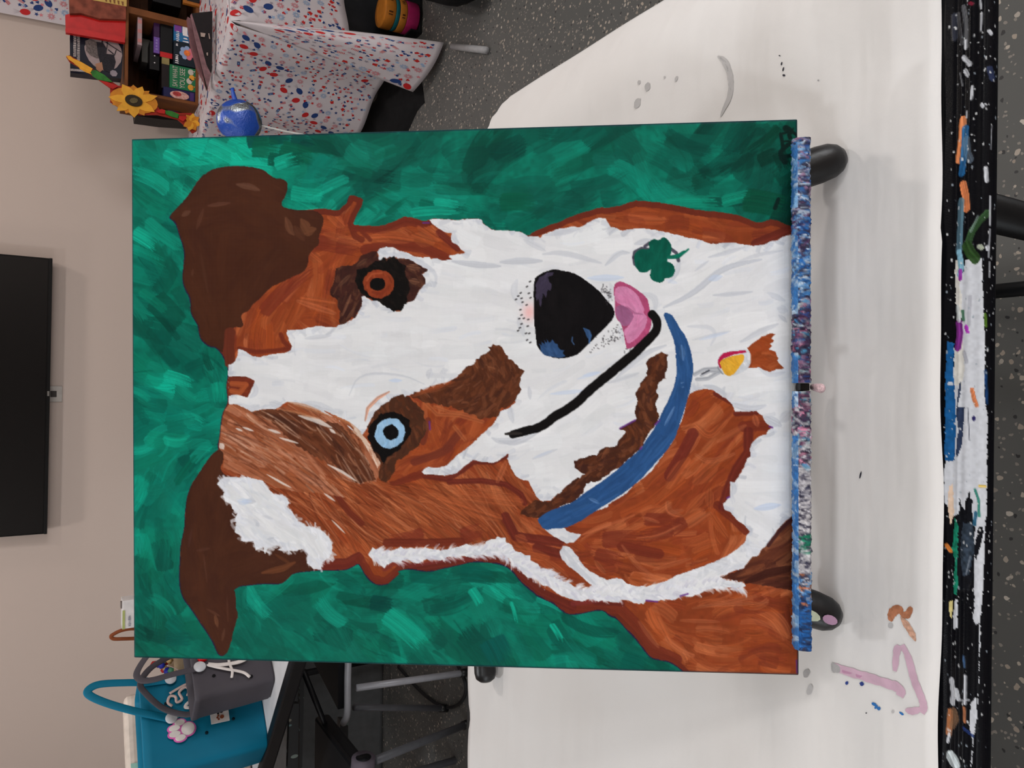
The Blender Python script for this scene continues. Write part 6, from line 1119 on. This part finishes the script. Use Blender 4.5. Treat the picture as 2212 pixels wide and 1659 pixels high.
teal = mat('teal_rubber', rgb(2, 108, 138), .55, .06, 8, .1, spec=.2); tgray = mat('grey_rubber', rgb(74, 70, 76), .6, .06, 8, .1, spec=.2); holem = mat('hole_dark', rgb(4, 30, 40), .8); holeg = mat('hole_black', rgb(16, 15, 18), .8)
c_t = onz(590, 1628, .7425); YAW = math.radians(44)
t1 = tote('rubber_tote', 'large teal rubber tote with a pink paw charm', c_t + np.array([.0, .03, 0]), YAW, .275, .16, .315, teal, holem, [([(.50, .77, 0), (.56, .9, -.006), (.64, 1.02, -.012), (.75, 1.08, -.02), (.85, 1.118, -.022), (.91, 1.122, -.022), (.95, 1.095, -.02), (.93, 1.03, -.012), (.91, .95, -.004), (.90, .75, 0)], -1)], [(.41, .63), (.30, .50), (.38, .27), (.67, .80), (.85, .3)], .0105)
c_g = onz(598, 1474, .7425)
t2 = tote('rubber_tote', 'small charcoal grey rubber tote with a white letter A charm', c_g, math.radians(52), .27, .115, .205, tgray, holeg, [([(.30, .91, 0), (.28, 1.005, -.006), (.26, 1.05, -.010), (.24, 1.095, -.01), (.27, 1.122, -.006), (.38, 1.128, 0), (.58, 1.09, 0), (.76, 1.02, -.003), (.80, .91, 0)], -1), ([(.12, .91, 0), (.12, 1.01, .004), (.22, 1.06, 0), (.38, 1.10, -.015), (.50, 1.112, -.02), (.68, 1.08, -.01), (.82, 1.01, 0), (.84, .91, 0)], 1)], [(.20, .75), (.12, .30), (.45, .8)], .0085)
t2.scale = (1, 1, 1)
wm = mat('charm_white', rgb(214, 206, 202), .45); pkm = mat('charm_pink', rgb(206, 100, 170), .5)
def on_face(g, x, z, y=-.0105): return frame((x, y, z), (1, 0, 0), (0, 0, 1), (0, -1, 0))
# paw charm
pw = bpy.data.objects.new('paw_charm', None); COL.objects.link(pw); pw.parent = t1; pw.location = (.40 * .25, -.009, .315 * .70); pw.scale = (.82, 1, 1)
for k, (x, z, a, b) in enumerate(((0, -.016, .021, .017), (-.024, .004, .010, .013), (-.009, .017, .010, .014), (.010, .017, .010, .014), (.025, .003, .010, .013))):
    for nm, gr_, mm, th in (('charm_backing', .0042, pkm, .002), ('pad', 0, wm, .005)):
        P = [((a + gr_) * math.cos(t) + x, (b + gr_) * math.sin(t) + z) for t in np.linspace(0, 2 * math.pi, 18, endpoint=False)]; prism(nm, P, 0, th + k * .0002, mm, pw, rot=(math.radians(90), 0, 0), bev=.0008)
pw['label'] = 'white paw with a pink outline'
sq = prism('square_charm', rect(-.022, .022, -.024, .024), 0, .003, wm, t1, loc=(.40 * .30, -.010, .315 * .385), rot=(math.radians(90), 0, 0)); sq['label'] = 'white square charm with brown and black paw prints'
for x, m_, in ((-.008, mat('charm_brown', rgb(134, 70, 44))), (.008, mat('charm_black', rgb(24, 22, 24)))):
    for (dx, dz, r_) in ((0, -.005, .0055), (-.005, .004, .0028), (0, .007, .0028), (.005, .004, .0028)): prism('charm_print', ngon(x + dx, dz, r_, 9), .003, .0042, m_, sq)
for pts, r_, mm in (([(-.030, .030), (-.018, .040), (-.002, .034), (-.006, .020), (-.022, .018), (-.016, .004), (.004, .010), (.016, -.006), (.006, -.016), (-.010, -.010)], .0038, mat('charm_blush', rgb(196, 172, 166), .5)), ([(.006, .034), (.014, .016), (.022, -.004), (.026, -.022)], .0036, mat('charm_blush', rgb(196, 172, 166), .5)), ([(-.044, -.012), (-.040, -.002), (-.030, -.010), (-.022, -.030)], .0046, wm), ([(-.046, -.020), (-.034, -.026), (-.020, -.034)], .0040, wm)):
    tube('letter_charm', [(.40 * .50 + p[0], -.011, .315 * .66 + p[1]) for p in curve([(a, b, 0) for a, b in pts], 4)], r_, mm, t1, 8, .5, up=(0, 1, 0))
lathe('jewel', [(.001, .004), (.007, .003), (.009, .0), (.001, 0)], mat('jewel_aqua', rgb(120, 200, 200), .1, .2, 50, 0, .6), t1, 8, loc=(.40 * .35, -.009, .315 * .73), rot=(math.radians(90), 0, 0))
# letter A on the grey tote: two strokes and a looped bar
ax = .27 * .22; az = .205 * .56
for pts, r_ in (([(-.034, -.045), (-.016, -.030), (.006, .015), (.022, .045), (.026, .048)], .0042), ([(.026, .048), (.018, .02), (.016, -.02), (.022, -.042), (.030, -.044)], .0058), ([(-.026, -.002), (-.006, -.006), (.024, -.002), (.046, -.010), (.052, -.024), (.044, -.036), (.036, -.032)], .0036)):
    o = tube('letter_stroke', [(ax + x, -.0095, az + z * 1.05) for x, z in [(p[0], p[1]) for p in curve([(a, b, 0) for a, b in pts], 5)]], r_, wm, t2, 8, .45, up=(0, 1, 0))
lathe('red_gem', [(.001, .007), (.010, .005), (.014, .0), (.001, 0)], mat('gem_red', rgb(200, 16, 24), .15, .2, 50, 0), t2, 8, loc=(.27 * .40, -.009, .205 * .86), rot=(math.radians(90), 0, 0))
# white patterned bag behind the teal tote
wbp = onz(590, 1640, .7425) + np.array([-.16, .22, 0]); g = thing('canvas_bag', 'cream bag with mint and teal panels standing behind the teal tote', 'bag', tuple(wbp), (0, 0, YAW)); cream = mat('cream_canvas', rgb(214, 200, 188), .8)
box('bag_body', -.02, .34, 0, .08, 0, .335, cream, g, .02, 3); prism('panel', [(.02, .24), (.12, .23), (.13, .325), (.03, .325)], 0, .002, mat('mint_panel', rgb(160, 206, 192)), g, loc=(0, -.001, 0), rot=(math.radians(90), 0, 0)); prism('panel', [(-.01, .12), (.05, .13), (.06, .22), (.0, .23)], 0, .002, mat('teal_panel', rgb(10, 90, 108)), g, loc=(0, -.001, 0), rot=(math.radians(90), 0, 0))

# brown-handled bag and white bottle behind the painting's top corner
hb = ony(290, 1369, 2.38); g = thing('leather_handled_bag', 'bag behind the painting showing only its looped brown leather handle', 'bag', (float(hb[0]) + .05, 2.42, .7425)); hl = Vector(g.location)
box('bag_body', -.10, .12, 0, .10, 0, float(hb[2] - .7425) - .03, mat('linen_tan', rgb(150, 134, 116), .8), g, .012, 3)
P = [ony(x, y, 2.37) for x, y in ((312, 1359), (285, 1358), (262, 1362), (245, 1370), (240, 1375), (246, 1380), (265, 1380), (300, 1379))]; tube('handle', curve([Vector(p) - hl for p in P], 6), .0052, mat('brown_leather', rgb(128, 66, 34)), g, 8, .5, up=(0, 1, 0))
wbx = mat('white_carton', rgb(206, 200, 198), .5); g = thing('white_carton', 'white carton with lime edges just above the canvas corner, beside the leather loop', 'box'); o = pbox('box', 264, 300, 1296, 1357, 2.30, .05, wbx, None, .002, floor_z=.7425); g.location = o.location; o.parent = g; o.location = (0, 0, 0); W_, H_ = wh(o)
lime = mat('label_lime', rgb(160, 166, 104), .5); dec(g, rect(-W_ / 2, -W_ / 2 + .052, H_ - .007, H_ - .0005), lime); dec(g, rect(-W_ / 2, -W_ / 2 + .05, H_ - .040, H_ - .036), mat('label_green', rgb(120, 160, 110), .5)); smudge(g, -W_ / 2 + .022, H_ - .018, .030, .008, mat('print_slate', rgb(110, 110, 124), .5), 7, 9); box('flap', W_ / 2 - .022, W_ / 2 - .004, .004, .02, H_, H_ + .004, mat('flap_grey', rgb(110, 100, 96), .5), g, .001)
# far white table with a wire basket of beads
wt = thing('wall_table', 'white-topped table against the back wall behind the totes', 'table', (-1.3, 3.75, 0)); zt = float(ony(408, 1450, 3.62)[2])
box('tabletop', -.6, .85, -.13, .2, zt - .028, zt, mat('white_laminate', rgb(196, 206, 212), .35), wt, .004)
for x in (-.5, .75):
    for y in (-.09, .16): tube('leg', [(x, y, zt - .03), (x, y, .001)], .014, grm, wt)
bk = ony(402, 1436, 3.72); g = thing('bead_basket', 'shallow wire basket of coloured beads on the white table', 'basket', (float(bk[0]) + .02, 3.74, zt + .001)); rr = random.Random(3)
lathe('basket', [(.002, 0), (.07, 0), (.10, .03), (.11, .06), (.108, .06), (.098, .031), (.068, .004), (.002, .004)], mat('wire_tan', rgb(150, 130, 104), .5), g, 20)
bc = [mat('bead_%d' % k, c, .25) for k, c in enumerate((rgb(40, 50, 150), rgb(170, 40, 40), rgb(60, 120, 90), rgb(190, 160, 110), rgb(120, 110, 90)))]
for k in range(34):
    a = rr.uniform(0, 6.28); q = rr.uniform(0, .085); bmx = bmesh.new(); bmesh.ops.create_icosphere(bmx, subdivisions=1, radius=rr.uniform(.012, .018)); bm_obj('bead', bmx, bc[k % 5], g, True, loc=(q * math.cos(a), q * math.sin(a), .045 + .09 * (1 - q / .1) * rr.uniform(.4, 1)))
tube('string', curve([Vector(ony(x, y, 3.6)) - Vector(g.location) for x, y in ((360, 1437), (372, 1441), (385, 1448), (392, 1456))], 4), .0015, mat('string_pink', rgb(206, 180, 180)), g, 6)
# folding chairs beneath
chm = mat('chair_tube', rgb(170, 171, 178), .35, .08, 20, .05, .15); chd = mat('chair_tube_dark', rgb(96, 97, 102), .4, .1, 20, .05, .15); seatm = mat('chair_seat', rgb(20, 20, 23), .5)
def chair(label, pts, seat, back):
    s0 = onz(*seat[0], .45); g = thing('folding_chair', label, 'chair', (float(s0[0]), float(s0[1]), 0), group='folding chairs behind the work table'); gl = Vector(g.location); L = lambda p: Vector(p) - gl
    return g, L
g, L = chair('folding chair with silver tubes and black seat, left of the painting', None, [(750, 1480)], None)
r0 = onz(752, 1400, .45); r1 = onz(750, 1540, .45); r2 = onz(742, 1562, .45); bkd = np.array([.10, .42, 0])
tube('seat_rail', [L(p) for p in curve([r0 + bkd, r0 + bkd * .1, r0, (r0 + r1) / 2, r1, r2], 6)], .0115, chm, g)
q = [r0 + bkd * .08, r1 + bkd * .06, r1 + bkd, r0 + bkd]; mesh('seat', [L(p + np.array([0, 0, z])) for z in (-.006, .022) for p in q], [(3, 2, 1, 0), (4, 5, 6, 7), (0, 1, 5, 4), (1, 2, 6, 5), (2, 3, 7, 6), (3, 0, 4, 7)], seatm, g)
f = onz(1012, 1452, .001); t_ = ony(770, 1486, f[1] - .02); lg = tube('leg', [L(t_), L(f + unit(t_ - f) * .02)], .0115, chm, g); tube('foot_cap', [L(f + unit(t_ - f) * .035), L(f)], .0145, rub, lg, 12)
f = onz(965, 1530, .001); t_ = ony(765, 1528, f[1] - .1); lg = tube('leg', [L(t_), L(f + unit(t_ - f) * .02)], .0115, chd, g); tube('foot_cap', [L(f + unit(t_ - f) * .035), L(f)], .0145, rub, lg, 12)
bk0, bk1 = r0 + bkd * 1.02, r1 + bkd * 1.02
for b_ in (bk0, bk1): tube('back_post', [L(b_), L(b_ + np.array([.02, .10, .22]))], .011, chm, g)
g, L = chair('folding chair with a padded edge and a slanting leg, at the bottom left corner', None, [(790, 1650)], None)
f = onz(1012, 1563, .001); t_ = ony(812, 1642, f[1] - .25); lg = tube('leg', [L(t_), L(f + unit(t_ - f) * .02)], .0125, chd, g); tube('foot_cap', [L(f + unit(t_ - f) * .035), L(f)], .0155, rub, lg, 12)
c0 = ony(785, 1652, f[1] - .28); tube('seat_edge', [L(c0 + np.array([.02, 0, 0])), L(c0 + np.array([-.30, .05, 0]))], .034, mat('seat_mauve', rgb(96, 88, 98), .6), g, 20); tube('seat_edge_cap', [L(c0 + np.array([.0215, 0, 0])), L(c0 + np.array([.0225, 0, 0]))], .022, seatm, g, 16)
box('seat', -.30, .0, .02, .38, -.02, .03, seatm, g, .01).location = L(c0)
for dx, dy in ((-.28, .0), (-.28, .36)): tube('leg', [L(c0 + np.array([dx, dy + .02, 0])), L(np.array([c0[0] + dx, c0[1] + dy + .02, .001]))], .0125, chd, g)
# paint-splattered black easels standing behind
def splat_mat():
    t = NT('splattered_black'); c = t.coord('Object', (1, 1, .5)); v = t.node('ShaderNodeTexVoronoi'); v.inputs['Scale'].default_value = 60; t.link(c, v.inputs['Vector']); s = t.node('ShaderNodeSeparateColor'); t.link(v.outputs['Color'], s.inputs[0])
    hit = t.math('MULTIPLY', t.math('LESS_THAN', v.outputs['Distance'], .34), t.math('GREATER_THAN', s.outputs[0], .72)); t.set(Base_Color=t.mix(hit, rgb(16, 16, 18), t.ramp(s.outputs[1], [(0, rgb(150, 160, 164)), (.5, rgb(90, 120, 120)), (1, rgb(130, 124, 110))])), Roughness=.45); return t.m
spl = splat_mat()
g = thing('floor_easel', 'black floor easel spattered with pale paint, standing under the tote table', 'easel', tuple(onz(880, 1600, .001) + np.array([0, .25, 0]))); gl = Vector(g.location)
for n_, pts, Y, d_ in (('upright', [(626, 1520), (646, 1520), (643, 1700), (620, 1700)], 1.98 + .35, .02), ('upright', [(648, 1430), (658, 1430), (652, 1700), (646, 1700)], 2.40, .02), ('tray', [(735, 1556), (752, 1556), (752, 1700), (733, 1700)], 2.36, .03)):
    P = [ony(x, y, Y) for x, y in pts]; P2 = [p + np.array([0, d_, 0]) for p in P]; mesh(n_, [Vector(p) - gl for p in P + P2], [(0, 1, 2, 3), (7, 6, 5, 4), (0, 4, 5, 1), (1, 5, 6, 2), (2, 6, 7, 3), (3, 7, 4, 0)], spl, g)
tube('leg', [Vector(ony(655, 1448, 2.35)) - gl, Vector(ony(700, 1560, 2.35)) - gl, Vector(ony(745, 1665, 2.35)) - gl], .009, tblack, g)
g = thing('storage_bin', 'grey lidded bin on the floor behind the folding chair', 'bin', tuple(onz(800, 1560, .001) * [1, 0, 0] + [0, 3.12, .001])); box('bin_body', -.55, .55, 0, .4, 0, .40, mat('grey_bin', rgb(70, 71, 72), .5), g, .015); box('lid', -.56, .56, -.01, .41, .40, .43, mat('grey_bin_lid', rgb(84, 85, 86), .5), g, .008)
cb_ = onz(975, 1490, .006); g = thing('power_cable', 'black cable looping on the floor behind the work table', 'cable', tuple(cb_)); tube('cord', [Vector(p) - Vector(cb_) for p in curve([onz(x, y, .006) for x, y in ((860, 1440), (880, 1462), (905, 1490), (940, 1518), (975, 1528), (1000, 1510), (1006, 1480), (990, 1440), (960, 1380))], 8)], .006, mat('cable_black', rgb(34, 34, 36), .6), g, 8)

# black cloth heap standing in for the floor shade along the side table
bq = E0 + ED * .47 - EN * .0; g = thing('shade_cloth_heap', 'black cloth heap standing in for the shade beside the printed cloth', 'fabric', (float(bq[0]), float(bq[1]), .001), (0, 0, math.atan2(ED[1], ED[0])))
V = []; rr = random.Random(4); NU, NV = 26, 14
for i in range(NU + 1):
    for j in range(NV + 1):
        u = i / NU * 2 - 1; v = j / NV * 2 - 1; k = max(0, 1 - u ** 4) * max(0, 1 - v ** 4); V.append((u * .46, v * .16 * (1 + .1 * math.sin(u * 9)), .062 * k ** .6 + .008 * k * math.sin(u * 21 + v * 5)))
mesh('shade_fabric', V, [(i * (NV + 1) + j, (i + 1) * (NV + 1) + j, (i + 1) * (NV + 1) + j + 1, i * (NV + 1) + j + 1) for i in range(NU) for j in range(NV)], bag, g, True)
